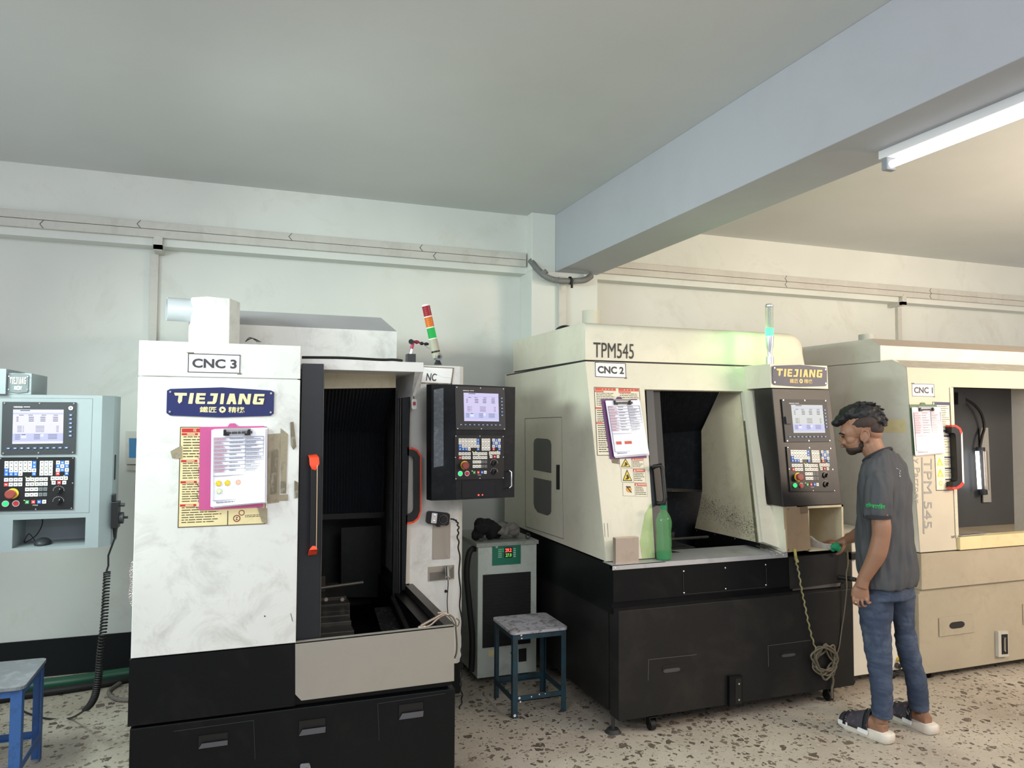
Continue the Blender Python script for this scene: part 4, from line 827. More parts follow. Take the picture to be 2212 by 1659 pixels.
# door edge and dark door with handle inside the opening
b = MB(); b.prism([S2(1396, 841, -.02), S2(1411, 841, -.02), S2(1436, 1200, -.02), S2(1413, 1205, -.02)], -n2*.02); b.build('door_edge', M('grey door edge', (70, 72, 76), .4), m2, smooth=0)
b = MB(); b.prism([S2(1408, 842, -.045), S2(1425, 843, -.045), S2(1448, 1195, -.045), S2(1430, 1200, -.045)], -n2*.02); b.build('door_leaf', blk2, m2, smooth=0)
b = MB(); b.tube([S2(1411, 1010, -.01), S2(1413, 1008, .045), S2(1427, 1005, .05), S2(1431, 1015, .05), S2(1437, 1075, .05), S2(1434, 1087, .045), S2(1424, 1088, .04), S2(1420, 1087, -.01)], .012, 10); b.prism([S2(1411, 1004, .0), S2(1433, 1003, .0), S2(1441, 1085, .0), S2(1419, 1092, .0)], -n2*.01); b.build('door_handle', blk, m2)
# interior of CNC 2
b = MB(); b.box(2.0, 3.0, 4.75, 4.78, .66, 1.9); b.box(1.9, 3.0, 3.76, 4.78, 1.78, 1.80); b.box(1.84, 3.28, 3.46, 4.78, .665, .675); b.box(1.99, 2.0, 3.75, 4.78, .66, 1.9)
b.box(2.98, 3.0, 3.6, 4.78, .66, .90)
b.build('interior_lining', dark, m2, smooth=0)
YW2 = 4.25
tl, tm, bm_ = aY(1555, 845, 3.90), aY(1515, 930, YW2), aY(1517, 1062, YW2)
bellows(m2, (aY(1408, 838, 3.90), tl), (aY(1410, 938, YW2), tm), (aY(1416, 1056, YW2), bm_), 24, M('bellows sheen', (44, 46, 50), .4, dirt=.3, dirtrgb=(86, 86, 88), scale=30), 'bellows')
b = MB(); b.prism([aY(1432, 1054, YW2-.03), aY(1518, 1058, YW2-.03), aY(1517, 1063, YW2-.03), aY(1432, 1060, YW2-.03)], (0, .02, 0)); b.build('bellows_bar', darksteel, m2, smooth=0)
b = MB(); b.prism([aY(1436, 1062, 4.35), aY(1516, 1062, 4.35), aY(1502, 1200, 4.35), aY(1436, 1200, 4.35)], (0, .02, 0)); b.build('column_cover', M('wet black sheet', (34, 37, 42), .3, dirt=.4, dirtrgb=(70, 72, 76), scale=30), m2, smooth=0)
# curved cream side shield
P = [hit(x, y, (2.83, 0, 0), V((1, 0, 0))) for x, y in ((1556, 845), (1537, 885), (1515, 930), (1516, 1000), (1517, 1062), (1510, 1100), (1501, 1141), (1640, 1173), (1632, 1100), (1620, 1000), (1607, 846))]
xsd = 2.83; 
m_sp = M('cream shield with swarf', (236, 226, 192), .4, dirt=.3, dirtrgb=(176, 166, 130), scale=7)
b = MB(); b.prism([(xsd, p.y, p.z) for p in P], (.01, 0, 0)); b.build('side_shield', m_sp, m2, smooth=0)
rs = random.Random(8); b = MB().mat(ink)
for i in range(1900):
    t = rs.random(); s_ = rs.gauss(0, .22); px = 1508+t*128; py = 1085+t*62+s_*70
    px = px+rs.uniform(-4, 4)
    if py > 1141+(px-1501)*.225 or px < 1505 or px > 1634+ (py-1173)*.1: continue
    q = aX(px, py, xsd-.001); r_ = rs.uniform(.0009, .0026); b.add([q+V((0, -r_, 0)), q+V((0, 0, r_)), q+V((0, r_, 0)), q+V((0, 0, -r_))], [(0, 1, 2, 3)])
o = b.build('swarf_specks', None, m2, smooth=0, kind='stuff')
b = MB(); b.prism([aX(1501, 1141, xsd-.004), aX(1641, 1173, xsd-.004), aX(1641, 1180, xsd-.004)+V((0, 0, -.2)), aX(1501, 1141, xsd-.004)+V((0, 0, -.25))], (.002, 0, 0)); b.build('tray_wall', M('tray black', (16, 17, 19), .35, dirt=.5, dirtrgb=(40, 40, 40), scale=40), m2, smooth=0)
for p in ((1504, 1146), (1544, 1155), (1587, 1164)): q = aX(*p, xsd-.006); b = MB(); b.ell(q, .003, .0045, .0045, n=10, m=6); b.build('panel_screw', chrome, m2)
b = MB(); b.prism([S2(1603, 846, -.01), S2(1610, 846, -.01), S2(1645, 1171, -.01), S2(1637, 1171, -.01)], -n2*.02); b.build('door_channel', M('brownish seal', (104, 98, 76), .5, dirt=.5, dirtrgb=(160, 156, 130), scale=30), m2, smooth=0)
# table and vise inside
b = MB(); q0 = aY(1500, 1183, 3.86); q1 = aY(1490, 1192, 3.70)
b.box(2.05, q0.x, 3.85, 4.15, .68, q0.z-.012); b.box(2.05, q0.x, 3.85, 4.15, q0.z-.008, q0.z+.006); b.box(2.05, q0.x-.03, 3.9, 4.2, q0.z, aY(1490, 1172, 3.95).z); tb2 = b.build('work_table', M('table dark iron', (62, 61, 62), .4, metal=.4, dirt=.4, dirtrgb=(110, 110, 110), scale=30), m2, smooth=0, bevel=.002)
b = MB(); b.tube([aY(1438, 1166, 3.80), aY(1529, 1160, 3.84)], .009, 12); b.build('vise_handle', darksteel, m2)
b = MB(); b.box(aY(1444, 1150, 3.9).x, aY(1453, 1150, 3.9).x, 3.88, 3.95, aY(1444, 1168, 3.9).z, aY(1444, 1149, 3.9).z); b.build('vise_jaw', darksteel, m2, smooth=0)
# right tower: sign housing, operator panel, copper plate, shelf
xp0, xp1 = 2.866, 3.285
zb2, zt_ = 1.107, 1.775
kk = (3.483-3.40)/(zt_-zb2); n4 = V((0, -1, kk)).normalized(); P4 = V((0, 3.40, zb2)); S4 = lambda px, py, w=0: hit(px, py, P4+n4*w, n4)
yy = lambda z: 3.40+kk*(z-zb2)
b = MB(); b.prism([(xp0, yy(zb2), zb2), (xp0, yy(zb2)+.17, zb2), (xp0, yy(zt_)+.16, zt_), (xp0, yy(zt_), zt_)], (xp1-xp0, 0, 0)); pn2 = b.build('control_panel', M('operator panel brown black', (40, 37, 36), .42, dirt=.2, dirtrgb=(86, 80, 74), scale=6), m2, smooth=0, bevel=.003)
b = MB(); b.box(xp0+.06, 3.37, 3.56, 3.78, 1.10, 1.66); b.build('cabinet_back', M('brown grey paint', (92, 86, 78), .5), m2, smooth=0)
b = MB(); b.box(xp1+.028, xp1+.05, 3.6, 3.78, .95, 1.3); b.build('hinge_post', blk2, m2, smooth=0)
zs0, zs1 = 1.778, aY(1700, 787, 3.49).z
b = MB(); b.prism([(xp0-.006, 3.484, zs0), (xp0-.006, 3.73, zs0), (xp0-.006, 3.73, zs1), (xp0-.006, 3.49, zs1)], (aY(1788, 800, 3.487).x-xp0+.006, 0, 0)); b.build('sign_housing', cream, m2, smooth=0, bevel=.002)
f = Fr(aY(1668, 787, 3.482), aY(1785, 789, 3.482), aY(1669, 834, 3.482)); f.v = V((0, 0, f.v.z)); f.u.z = 0; sign(f, m2, 0, 0, 1, 1, navyd, goldc)
b = MB(); b.prism([S2(1604, 846, .001), S2(1633, 846, .001), S2(1650, 1093, .001), S2(1700, 1093, .001), S2(1701, 1192, .001), S2(1643, 1171, .001)], n2*.02); b.build('right_post', cream, m2, smooth=0)
d2 = Fr(S4(1687, 862.5, .003), S4(1783.7, 864, .003), S4(1696, 955, .003)); k2f = Fr(S4(1698, 965, .003), S4(1794, 967, .003), S4(1706, 1062, .003))
for f_ in (d2, k2f): f_.n = n4.copy()
controls(pn2, d2, k2f, (.19, .13, .89, .79), screen2)
f = Fr(S4(1695, 900, .010), S4(1706, 900, .010), S4(1697, 916, .010)); f.n = n4; b = MB(); b.slab(f, 0, 0, 1, 1, 0, .01); b.build('usb_cover', blk2, pn2, smooth=0)
Yc = 3.396
b = MB(); f = Fr(aY(1698, 1097, Yc), aY(1744, 1095, Yc), aY(1703, 1192, Yc)); b.prism([aY(1697, 1097, Yc), aY(1744, 1095, Yc), aY(1752, 1188, Yc), aY(1703, 1193, Yc)], (0, .02, 0)); b.build('steel_cover', copper, m2, smooth=0)
b = MB(); b.box(xs1, 2.97, 3.41, 3.6, .852, 1.105); b.build('post_foot', cream, m2, smooth=0)
for x in (1706, 1750): 
    for yq in ((1100,), (1188,)): q = aY(x-3, yq[0], Yc-.001); b = MB(); b.ell(q, .004, .002, .004, n=8, m=5); b.build('panel_screw', darksteel, m2)
f = Fr(aY(1727, 1095, Yc), aY(1743, 1094, Yc), aY(1728, 1108, Yc)); b = MB(); b.slab(f, 0, 0, 1, 1, 0, .006); b.build('hinge', M('hinge steel', (150, 130, 110), .4, metal=.6), m2, smooth=0)
# shelf box
xq0, xq1 = aY(1750, 1190, Yc).x, aY(1824, 1188, Yc).x; zq0, zq1 = .852, 1.104
shm = M('shelf cream', (206, 196, 168), .5, dirt=.3, dirtrgb=(150, 138, 110), scale=8)
b = MB(); b.box(xq0, xq1, 3.40, 3.66, zq0-.004, zq0+.006); b.box(xq0, xq1, 3.40, 3.66, zq1-.012, zq1); b.box(xq1-.012, xq1, 3.40, 3.66, zq0, zq1); b.box(xq0-.01, xq0, 3.40, 3.66, zq0, zq1); b.box(xq0, xq1, 3.66, 3.67, zq0, zq1)
b.build('tool_shelf', shm, m2, smooth=0)
# knob and pipe on the side
b = MB().mat(rub); q = aY(1818, 1246, 3.40); b.tube([q+V((-.02, .0, 0)), q+V((.01, -.06, -.0))], .014, 12); b.mat(darksteel); q2_ = q+V((.012, -.062, 0)); pipe(b, q2_, q2_+V((.006, -.025, 0)), .013, .005, 16); b.build('drain_tap', None, m2)
MB().prism([aY(1816, 1262, 3.41), aY(1824, 1261, 3.41), aY(1824, 1272, 3.41), aY(1816, 1273, 3.41)], (0, .01, 0)).build('side_vent', blk, m2, smooth=0)
b = MB(); b.box(aY(1712, 1270, 3.415).x, aY(1815, 1262, 3.415).x, 3.412, 3.42, .635, .656); b.build('front_lip', M('lip grey', (96, 92, 86), .5), m2, smooth=0)
# light pole
YT2 = 3.55; bx = aY(1663, 786, YT2); tp = aY(1663, 657, YT2); hs = tp.z-zs1; c = V((bx.x, YT2, zs1))
def PZ(t): return c+V((0, 0, hs*t))
b = MB().mat(M('polished aluminium', (206, 208, 212), .25, metal=.8)); b.tube([PZ(0), PZ(.13)], .022, 20); b.tube([PZ(.13), PZ(.16), PZ(.22), PZ(.30), PZ(.47)], [.014, .013, .014, .021, .024], 20); b.tube([PZ(.955), PZ(.98), PZ(1)], [.024, .024, .017], 20); b.tube([PZ(.62), PZ(.955)], .006, 8)
pole = b.build('signal_pole', None, m2)
b = MB(); b.tube([PZ(.60), PZ(.955)], .023, 24, cap=False); b.build('clear_lens', M('clear lens', (226, 232, 226), .05, trans=.92, ior=1.1), pole)
b = MB(); b.tube([PZ(.47), PZ(.60)], .0235, 24); b.build('green_lens', M('bright green lens', (90, 255, 150), emit=2.2), pole)
l = bpy.data.lights.new('signal_green', 'POINT'); l.energy = 1.3; l.color = (.05, 1, .12); l.shadow_soft_size = .03; o = bpy.data.objects.new('signal_green', l); COL.objects.link(o); o.location = PZ(.53)+V((-.05, .03, 0))

# things on and around CNC 2
t = thing('steel_block', (aY(1352, 1215, 3.42).x, 3.43, .852), 'plain square steel block standing on the stainless shelf of CNC 2, left of the bottle', 'steel block')
xa, xb_ = aY(1330, 1200, 3.42).x, aY(1380, 1200, 3.42).x
b = MB(); b.box(xa, xb_, 3.42, 3.452, .852, aY(1355, 1161, 3.42).z); o = b.build('block', M('milled steel face', (206, 190, 176), .32, metal=.75, dirt=.2, dirtrgb=(120, 116, 110), scale=6), t, smooth=0, bevel=.001)
# bottle
YBo = 3.445; bc = aY(1434, 1210, YBo); hb = aY(1434, 1092, YBo).z-.852; rB = (aY(1449, 1180, YBo).x-aY(1418, 1180, YBo).x)/2*.97
t = thing('plastic_bottle', (bc.x, YBo, .852), 'green plastic drink bottle nearly empty standing on the stainless shelf of CNC 2', 'bottle')
prof = [(.0, .8), (.02, .96), (.05, 1), (.15, 1), (.22, .96), (.30, .98), (.42, .94), (.50, .92), (.55, .95), (.62, 1.0), (.70, 1.0), (.78, .88), (.84, .68), (.88, .48), (.905, .36), (.93, .34), (.935, .34)]
b = MB(); b.tube([V((bc.x, YBo, .853+hb*z)) for z, r in prof], [rB*r for z, r in prof], 28); b.build('body', M('translucent green plastic', (104, 176, 112), .08, alpha=.34), t, smooth=60)
b = MB(); b.tube([V((bc.x, YBo, .855)), V((bc.x, YBo, .86+hb*.12)), V((bc.x, YBo, .86+hb*.121))], [rB*.86, rB*.93, rB*.9], 28); b.build('liquid', M('green liquid', (24, 128, 92), .1, alpha=.75), t, smooth=60)
b = MB(); b.cyl((bc.x, YBo, .853+hb*.935), (bc.x, YBo, .853+hb*1.0), rB*.42); b.build('cap', M('green cap', (24, 126, 84), .4), t, smooth=40)
for i, (a, c_) in enumerate((((1623, 1173), (1678, 1197)), ((1632, 1171), (1688, 1196)), ((1641, 1173), (1696, 1194)))):
    q0 = aZ(*a, .866); q1 = aZ(*c_, .862); dd = (q1-q0).normalized()
    b = MB(); b.tube([q0+V((0, .012, 0)), q0, q1], .0045, 6); b.build('hex_key', chrome, label=['silver hex key on the CNC 2 shelf, leftmost of the three', 'silver hex key on the CNC 2 shelf, middle one of the three', 'silver hex key on the CNC 2 shelf, rightmost of the three, against the post'][i], cat='hex key', group='hex keys on the CNC 2 shelf')
# cord hanging from the copper plate, with a knotted bundle
t = thing('knotted_cord', aY(1780, 1420, 3.33), 'dirty greenish cord hanging down the front of CNC 2 into a tangled bundle', 'cord')
Yk = 3.375
b = MB(); pth = spline([aY(1717, 1190, Yk), aY(1719, 1210, Yk-.01), aY(1725, 1235, Yk-.01), aY(1731, 1270, Yk-.02), aY(1737, 1300, Yk-.02), aY(1744, 1335, Yk-.03), aY(1752, 1370, Yk-.03), aY(1762, 1402, Yk-.03)], 12)
b.tube([p+V((.003*math.sin(i*1.1), .003*math.cos(i*1.1), 0)) for i, p in enumerate(pth)], .0045, 7); b.build('cord', brass, t)
b = MB(); b.tube([aY(1717, 1186, Yk), aY(1719, 1205, Yk-.005), aY(1723, 1214, Yk-.005)], .008, 8); b.build('yellow_knot', M('yellow knot', (168, 160, 84), .6), t)
rs = random.Random(5); b = MB(); bp_ = []
for i in range(42):
    th = i*1.02; rad_ = 22+6*math.sin(i*2.3)+rs.uniform(-5, 5); bp_.append(aY(1782+rad_*1.05*math.cos(th), 1428+rad_*1.3*math.sin(th), Yk-.035+rs.uniform(-.02, .012)))
b.tube(spline(bp_, 5), .0055, 7); b.build('tangle', cordm, t)
b = MB(); b.tube(spline([aY(1795, 1450, Yk-.03), aY(1800, 1470, Yk-.03), aY(1797, 1490, Yk-.03), aY(1798, 1508, Yk-.03)], 6), .006, 7); b.tube(spline([aY(1803, 1420, Yk-.03), aY(1812, 1400, Yk-.02), aY(1818, 1360, Yk-.02), aY(1824, 1320, Yk-.03), aY(1829, 1270, Yk-.04), aY(1828, 1240, Yk-.03), aY(1832, 1215, Yk-.03), aY(1830, 1190, Yk-.02)], 8), .0034, 7); b.build('loose_end', cordm, t)

# ================================================================== machine marked CNC 1
X1 = 3.905; y1b, y1t = 3.42, 3.492; k1 = (y1t-y1b)/(1.94-.79); n1 = V((0, -1, k1)).normalized(); P1 = V((0, y1b, .79)); S1 = lambda px, py, w=0: hit(px, py, P1+n1*w, n1)
m1 = thing('cnc_machine', (4.6, 4.2, 0), 'pale grey milling machine marked CNC 1 behind the standing person, with a lit interior lamp', 'milling machine')
XR = 6.4
b = MB(); b.box(3.905, XR, 3.44, 3.50, .05, .535); b.box(3.93, XR-.03, 3.50, 5.0, .08, .535); b.build('base_cabinet', beige, m1, smooth=0, bevel=.003)
b = MB(); b.box(X1, XR, 3.415, 5.02, .565, .782); b.box(X1+.01, XR, 3.44, 5.0, .53, .57); b.build('base_frame', beige, m1, smooth=0, bevel=.002)
ztop1 = 1.925
b = MB(); zz1 = aX(1945, 788, X1); 
b.prism([(X1-.001, y1b+.006, .79), (X1-.001, 5.04, .79), (X1-.001, 5.04, 1.981), (X1-.001, 3.60, 1.981), (X1-.001, y1t+.004, ztop1)], (.03, 0, 0)); b.build('left_side_panel', greyp, m1, smooth=0)
otl, obl = S1(2055, 836), S1(2066, 1160); otr = S1(2400, 842); oz = otl.z
yz = lambda z: y1b+k1*(z-.79)
xo = otl.x; xo2 = obl.x; ob = aY(2066, 1160, 3.42).z
b = MB(); th = V((0, .03, 0))
b.prism([(X1, yz(.79), .79), (xo2, yz(.79), .79), (xo2, yz(ob), ob), (xo, yz(oz), oz), (xo, yz(ztop1), ztop1), (X1, yz(ztop1), ztop1)], th)
b.prism([(xo, yz(oz), oz), (XR, yz(oz), oz), (XR, yz(ztop1), ztop1), (xo, yz(ztop1), ztop1)], th)
XO = 6.05; b.prism([(XO, yz(.79), .79), (XR, yz(.79), .79), (XR, yz(oz), oz), (XO, yz(oz), oz)], th)
b.build('front_frame', M('white front paint', (198, 190, 172), .5, dirt=.3, dirtrgb=(204, 190, 160), scale=6), m1, smooth=0)
b = MB(); b.prism([(X1, yz(ztop1), ztop1), (X1, 3.60, 1.98), (X1, 5.04, 1.98), (X1, 5.04, 1.97), (X1, 3.60, 1.97), (X1, yz(ztop1)+.01, ztop1-.005)], (XR-X1, 0, 0)); b.build('sloped_top', M('scuffed top paint', (170, 166, 156), .5, dirt=.5, dirtrgb=(206, 204, 196), scale=12, stretch=(1, 3, 1)), m1, smooth=0)
b = MB(); q = aX(1901, 746, X1); YU1 = q.y; zU = q.z; zUt = aX(1887, 731, X1).z; zUb = 1.975
b.prism([(X1+.002, YU1, zUb), (X1+.002, 5.0, zUb), (X1+.002, 5.0, zUt), (X1+.002, YU1+.07, zUt), (X1+.002, YU1, zU)], (XR-X1-.05, 0, 0)); b.build('upper_housing', greyp, m1, smooth=0, bevel=.001)
b = MB(); b.add([(X1, YU1-.001, zU+.001), (XR-.05, YU1-.001, zU+.001), (XR-.05, YU1+.07, zUt+.001), (X1, YU1+.07, zUt+.001)], [(0, 1, 2, 3)]); b.build('sloped_edge', M('edge grey', (160, 152, 140), .5), m1, smooth=0)
b = MB(); q = aY(1873, 735, 4.3); b.cyl((q.x, 4.3, zUt), (q.x, 4.3, aY(1873, 723, 4.3).z), .06); b.build('vent_pipe', M('vent grey', (186, 190, 184), .5), m1, smooth=50)
b = MB(); b.tube([(X1-.001, YU1, zUb), (X1-.001, 5.0, zUb)], .002, 4); b.build('panel_seam', blk, m1, smooth=0)
# opening: sill, interior
b = MB(); b.box(xo2, XO, 3.40, 3.47, .79, ob+.0); b.build('door_sill', M('yellowed sill', (222, 206, 160), .45, dirt=.4, dirtrgb=(180, 150, 112), scale=6), m1, smooth=0, bevel=.002)
b = MB(); b.prism([S1(2051, 837, .002), S1(2058, 837, .002), S1(2070, 1160, .002), S1(2064, 1162, .002)], n1*.004); b.build('door_trim', M('ribbed trim', (206, 200, 182), .5, dirt=.5, dirtrgb=(160, 150, 128), scale=50), m1, smooth=0)
YI = 4.15
b = MB(); b.box(xo-.1, XO, YI, YI+.03, .6, 1.93); b.box(xo-.1, XO, 3.5, YI, oz+.03, oz+.05); b.box(xo-.12, xo-.1, 3.5, YI, .6, 1.93); b.box(xo-.1, XO, 3.47, YI, .62, .64); b.box(XO, XO+.02, 3.5, YI, .6, 1.93)
b.build('interior_lining', M('interior dark grey', (70, 72, 74), .5, dirt=.3, dirtrgb=(60, 60, 62), scale=6), m1, smooth=0)
q = aY(2203, 1000, 3.7); b = MB(); b.box(q.x, q.x+.02, 3.62, 3.75, .7, oz+.02); b.build('inner_panel', greyp, m1, smooth=0)
# work lamp
lamp = thing('work_lamp', aY(2130, 1080, YI-.03), 'lit tubular work lamp clamped on the dark back wall inside the CNC 1 machine', 'lamp')
b = MB(); f = Fr(aY(2115, 924, YI-.012), aY(2132, 924, YI-.012), aY(2122, 1085, YI-.012)); b.slab(f, 0, 0, 1, 1, 0, .01); b.build('bracket', M('bracket grey', (150, 150, 146), .5), lamp, smooth=0)
b = MB().mat(blk2); b.tube([aY(2118, 966, YI-.05), aY(2118, 974, YI-.05)], .03, 14); b.tube([aY(2123, 1058, YI-.05), aY(2124, 1068, YI-.05)], .03, 14); b.mat(steel); b.tube([aY(2126, 975, YI-.04), aY(2130, 1058, YI-.04)], .02, 12); b.build('housing', None, lamp)
b = MB(); b.tube([aY(2111, 975, YI-.065), aY(2116, 1056, YI-.065)], .013, 12); b.build('tube', M('work lamp glow', (240, 246, 255), emit=7), lamp)
b = MB(); b.tube(spline([aY(2072, 855, YI-.06), aY(2085, 862, YI-.06), aY(2105, 875, YI-.06), aY(2120, 895, YI-.06), aY(2126, 922, YI-.05), aY(2122, 940, YI-.06), aY(2117, 965, YI-.06)], 8), .010, 8); b.build('cable', rub, lamp)
b = MB(); f = Fr(aY(2062, 848, YI-.05), aY(2078, 848, YI-.05), aY(2062, 874, YI-.05)); b.slab(f, 0, 0, 1, 1, 0, .03); b.build('cable_box', M('box dark', (60, 62, 64), .5), m1, smooth=0)
# handle
YH1 = lambda x, y, w=.05: S1(x, y, w)
outer = [YH1(*p) for p in ((2056, 918), (2066, 918), (2075, 924), (2079, 933), (2083, 1045), (2078, 1052), (2068, 1057), (2058, 1057))]
mid = [YH1(*p) for p in ((2056, 922), (2064, 922), (2072, 928), (2076, 940), (2079, 1040), (2073, 1047), (2066, 1052), (2058, 1052))]
inn = [YH1(*p) for p in ((2056, 935), (2060, 935), (2064, 938), (2065, 944), (2069, 1032), (2068, 1038), (2064, 1040), (2059, 1041))]
b = MB().mat(blk); strip(b, mid, inn, n1*-.045); b.mat(M('red plastic edge', (214, 60, 48), .4)); strip(b, outer[:4], mid[:4], n1*-.04); strip(b, outer[4:], mid[4:], n1*-.04); b.mat(wht); strip(b, outer[3:5], mid[3:5], n1*-.04); b.build('door_handle', None, m1, smooth=0)
# labels
f1 = lambda a, bb, c, w=.001: Fr(S1(*a, w), S1(*bb, w), S1(*c, w))
f = f1((1969, 828), (2018, 829), (1970, 857)); cnclabel(f, m1, 0, 0, 1, 1, 'CNC 1')
f = f1((2014, 868), (2051, 869), (2022, 1060)); b, s, r = maint(f, m1, 0, 0, 1, 1, stblue, stick2, 12)
b.mat(stblue); b.slab(s, .1, .005, .98, .035, .0008, .0014); b.slab(s, .4, .32, .98, .34, .0008, .0014); b.slab(s, .4, .375, .98, .4, .0008, .0014); lines(b, s, .15, .05, .95, .3, 12, stink, .0012, .3, (.7, 1), rnd=r); lines(b, s, .3, .42, .9, .60, 6, stink, .0012, .2, (.5, 1), rnd=r)
for i in range(3):
    y = .62+i*.125; b.mat(stblue); b.slab(s, .55, y, .98, y+.018, .0008, .0014); lines(b, s, .55, y+.03, .95, y+.11, 4, stink, .0012, .3, (.5, 1), rnd=r); b.mat(wyel)
    if i < 2: b.outline(s, [(.27, y+.01), (.46, y+.10), (.08, y+.10)], .0008, .0014); b.mat(stick2); b.outline(s, [(.27, y+.05), (.36, y+.09), (.18, y+.09)], .0014, .0018)
    else: b.disc(s, .27, y+.05, .015, .0008, .0014, 20); b.mat(stick2); b.disc(s, .27, y+.05, .010, .0014, .0018, 16)
b.build('safety_sticker', None, m1, smooth=0)
gl_ = M('grey lettering', (150, 150, 148), .5)
f = f1((2013, 991), (2013, 1141), (1996, 991)); f.n = n1.copy(); b = MB().mat(gl_); b.text(f, 'TPM 545', 0, 0, 1, 1, .001, .0); b.build('model_lettering', None, m1, smooth=0)
f = f1((1987, 990), (1987, 1087), (1972, 990)); f.n = n1.copy(); b = MB().mat(gl_); b.text(f, 'y Partner', 0, 0, 1, 1, .001, .0); b.build('slogan_lettering', None, m1, smooth=0)
b = MB(); b.prism([S1(1990, 988, .001), S1(1993, 988, .001), S1(1997, 1154, .001), S1(1994, 1152, .001)], n1*.001); b.build('stripe', gl_, m1, smooth=0)
f = f1((1965, 880), (2027, 880), (1972, 985), .003); clipboard(f, 'green clipboard with pinkish printed sheets hanging on the white CNC 1 machine', olive, 8, (-.02, -.06, .92, .98), pm=paper2)
b = MB().mat(sticky); b.prism([aX(1900, 906, X1-.001), aX(1957, 907, X1-.001), aX(1957, 935, X1-.001), aX(1900, 933, X1-.001)], (-.001, 0, 0)); b.build('old_sticker', None, m1, smooth=0)
# cabinet fittings
YC1 = 3.439
f = Fr(aY(2027, 1335, YC1), aY(2102, 1325, YC1), aY(2029, 1375, YC1)); f = Fr(f.o, V((f.p(1, 0).x, YC1, f.o.z)), V((f.o.x, YC1, f.p(0, 1).z))); b = MB(); b.slab(f, 0, 0, 1, 1, 0, .006); gp = b.build('handle_plate', beige, m1, smooth=0, bevel=.001)
b = MB(); b.outline(f, rrect(.28, .30, .72, .66, .12, .18, 8), .006, .0068); b.build('grip_slot', M('slot shadow', (40, 38, 36), .6), gp, smooth=0)
q = aY(2208, 1305, YC1); b = MB(); b.box(q.x, q.x+.22, YC1-.006, YC1, q.z-.13, q.z); b.build('handle_plate', beige, m1, smooth=0)
f = Fr(aY(2153, 1362, YC1), aY(2171, 1361, YC1), aY(2154, 1417, YC1)); b = MB().mat(M('gauge pale metal', (190, 186, 176), .4)); b.slab(f, -.2, 0, 1, 1, 0, .022); b.mat(blk); b.slab(f, .15, .12, .9, .9, .022, .023); b.mat(chrome); b.disc(f, .5, .27, .006, .023, .028, 10); b.disc(f, .5, .77, .006, .023, .028, 10); b.mat(steel); b.slab(f, .4, .3, .6, .75, .023, .026); b.build('level_gauge', None, m1, smooth=0)
caster(m1, aZ(2022, 1469, 0).x, 3.50, .03)
b = MB().tube([S1(2080, 1163, .01), S1(2108, 1158, .01)], .004, 6)
zsl = ob+.006
t = thing('spanner', (4.28, 3.43, ob), 'long combination spanner lying on the sill of the CNC 1 door opening', 'spanner')
A = aZ(2070, 1160, zsl); B = aZ(2124, 1153, zsl); b = MB(); A.y = min(max(A.y, 3.42), 3.46); B.y = min(max(B.y, 3.42), 3.46); b.tube([A, B], .005, 8); b.cyl(A+V((0, 0, -.004)), A+V((0, 0, .004)), .012, n=14); b.cyl(B+V((0, 0, -.004)), B+V((0, 0, .004)), .013, n=6); b.build('shaft', chrome, t)
A2 = A+V((.05, -.01, .002)); B2 = B+V((-.02, -.012, .002)); b = MB(); b.tube([A2, B2], .004, 8); b.cyl(A2+V((0, 0, -.004)), A2+V((0, 0, .004)), .010, n=14); b.build('spanner', chrome, label='shorter spanner lying in front of the long one on the CNC 1 sill', cat='spanner')

# coolant unit between the machines
t = thing('coolant_unit', (3.68, 3.75, 0), 'small white coolant unit on casters standing between the machines behind the person', 'coolant unit')
b = MB(); b.box(3.47, 3.87, 3.52, 3.98, .065, .87); b.box(3.455, 3.885, 3.505, 3.99, .86, .885); b.build('cabinet', M('white appliance paint', (226, 222, 210), .45), t, smooth=0, bevel=.004)
q = aY(1938, 1438, 3.515); b = MB().mat(darksteel); b.cyl((q.x, 3.52, q.z), (q.x, 3.497, q.z), .017); b.mat(blk); b.cyl((q.x, 3.4975, q.z), (q.x, 3.494, q.z), .010); b.build('outlet', None, t)
q = aY(1941, 1424, 3.515); b = MB(); b.cyl((q.x, 3.52, q.z), (q.x, 3.49, q.z), .014, n=14); b.build('yellow_plug', yel, t)
caster(t, 3.80, 3.56, .028); caster(t, 3.49, 3.57, .028)
q = aY(1842, 1200, 3.515); b = MB(); b.box(q.x-.03, q.x+.03, 3.495, 3.52, q.z-.022, q.z+.022); b.build('rotary_switch', blk, t, smooth=0, bevel=.004)

# ================================================================== chiller
YCH = 4.27
xc0, xc1 = aY(1032, 1300, YCH).x, aY(1159, 1300, YCH).x; zc1 = aY(1095, 1170, YCH).z; zc0 = .05
chm = M('chiller grey green paint', (186, 194, 186), .5, dirt=.3, dirtrgb=(110, 112, 104), scale=10)
ch = thing('chiller', ((xc0+xc1)/2, 4.5, 0), 'grey green chiller cabinet with green display panel and black vent behind the stool', 'chiller')
b = MB(); b.box(xc0, xc1, YCH, 4.78, zc0, zc1-.02); b.build('cabinet', chm, ch, smooth=0, bevel=.003)
b = MB(); b.box(xc0-.012, xc1+.008, YCH-.012, 4.80, zc1-.022, zc1); b.build('lid', M('dusty lid', (150, 154, 146), .6, dirt=.6, dirtrgb=(100, 100, 92), scale=20), ch, smooth=0)
f = Fr(aY(1043, 1242, YCH-.001), aY(1146, 1236, YCH-.001), aY(1043, 1400, YCH-.001)); f = Fr(f.o, V((f.p(1, 0).x, YCH-.001, f.o.z)), V((f.o.x, YCH-.001, f.p(0, 1).z)))
b = MB(); b.slab(f, 0, 0, 1, 1, 0, .003); 
for i in range(22): b.slab(f, 0, i/22+.01, 1, i/22+.022, .003, .006)
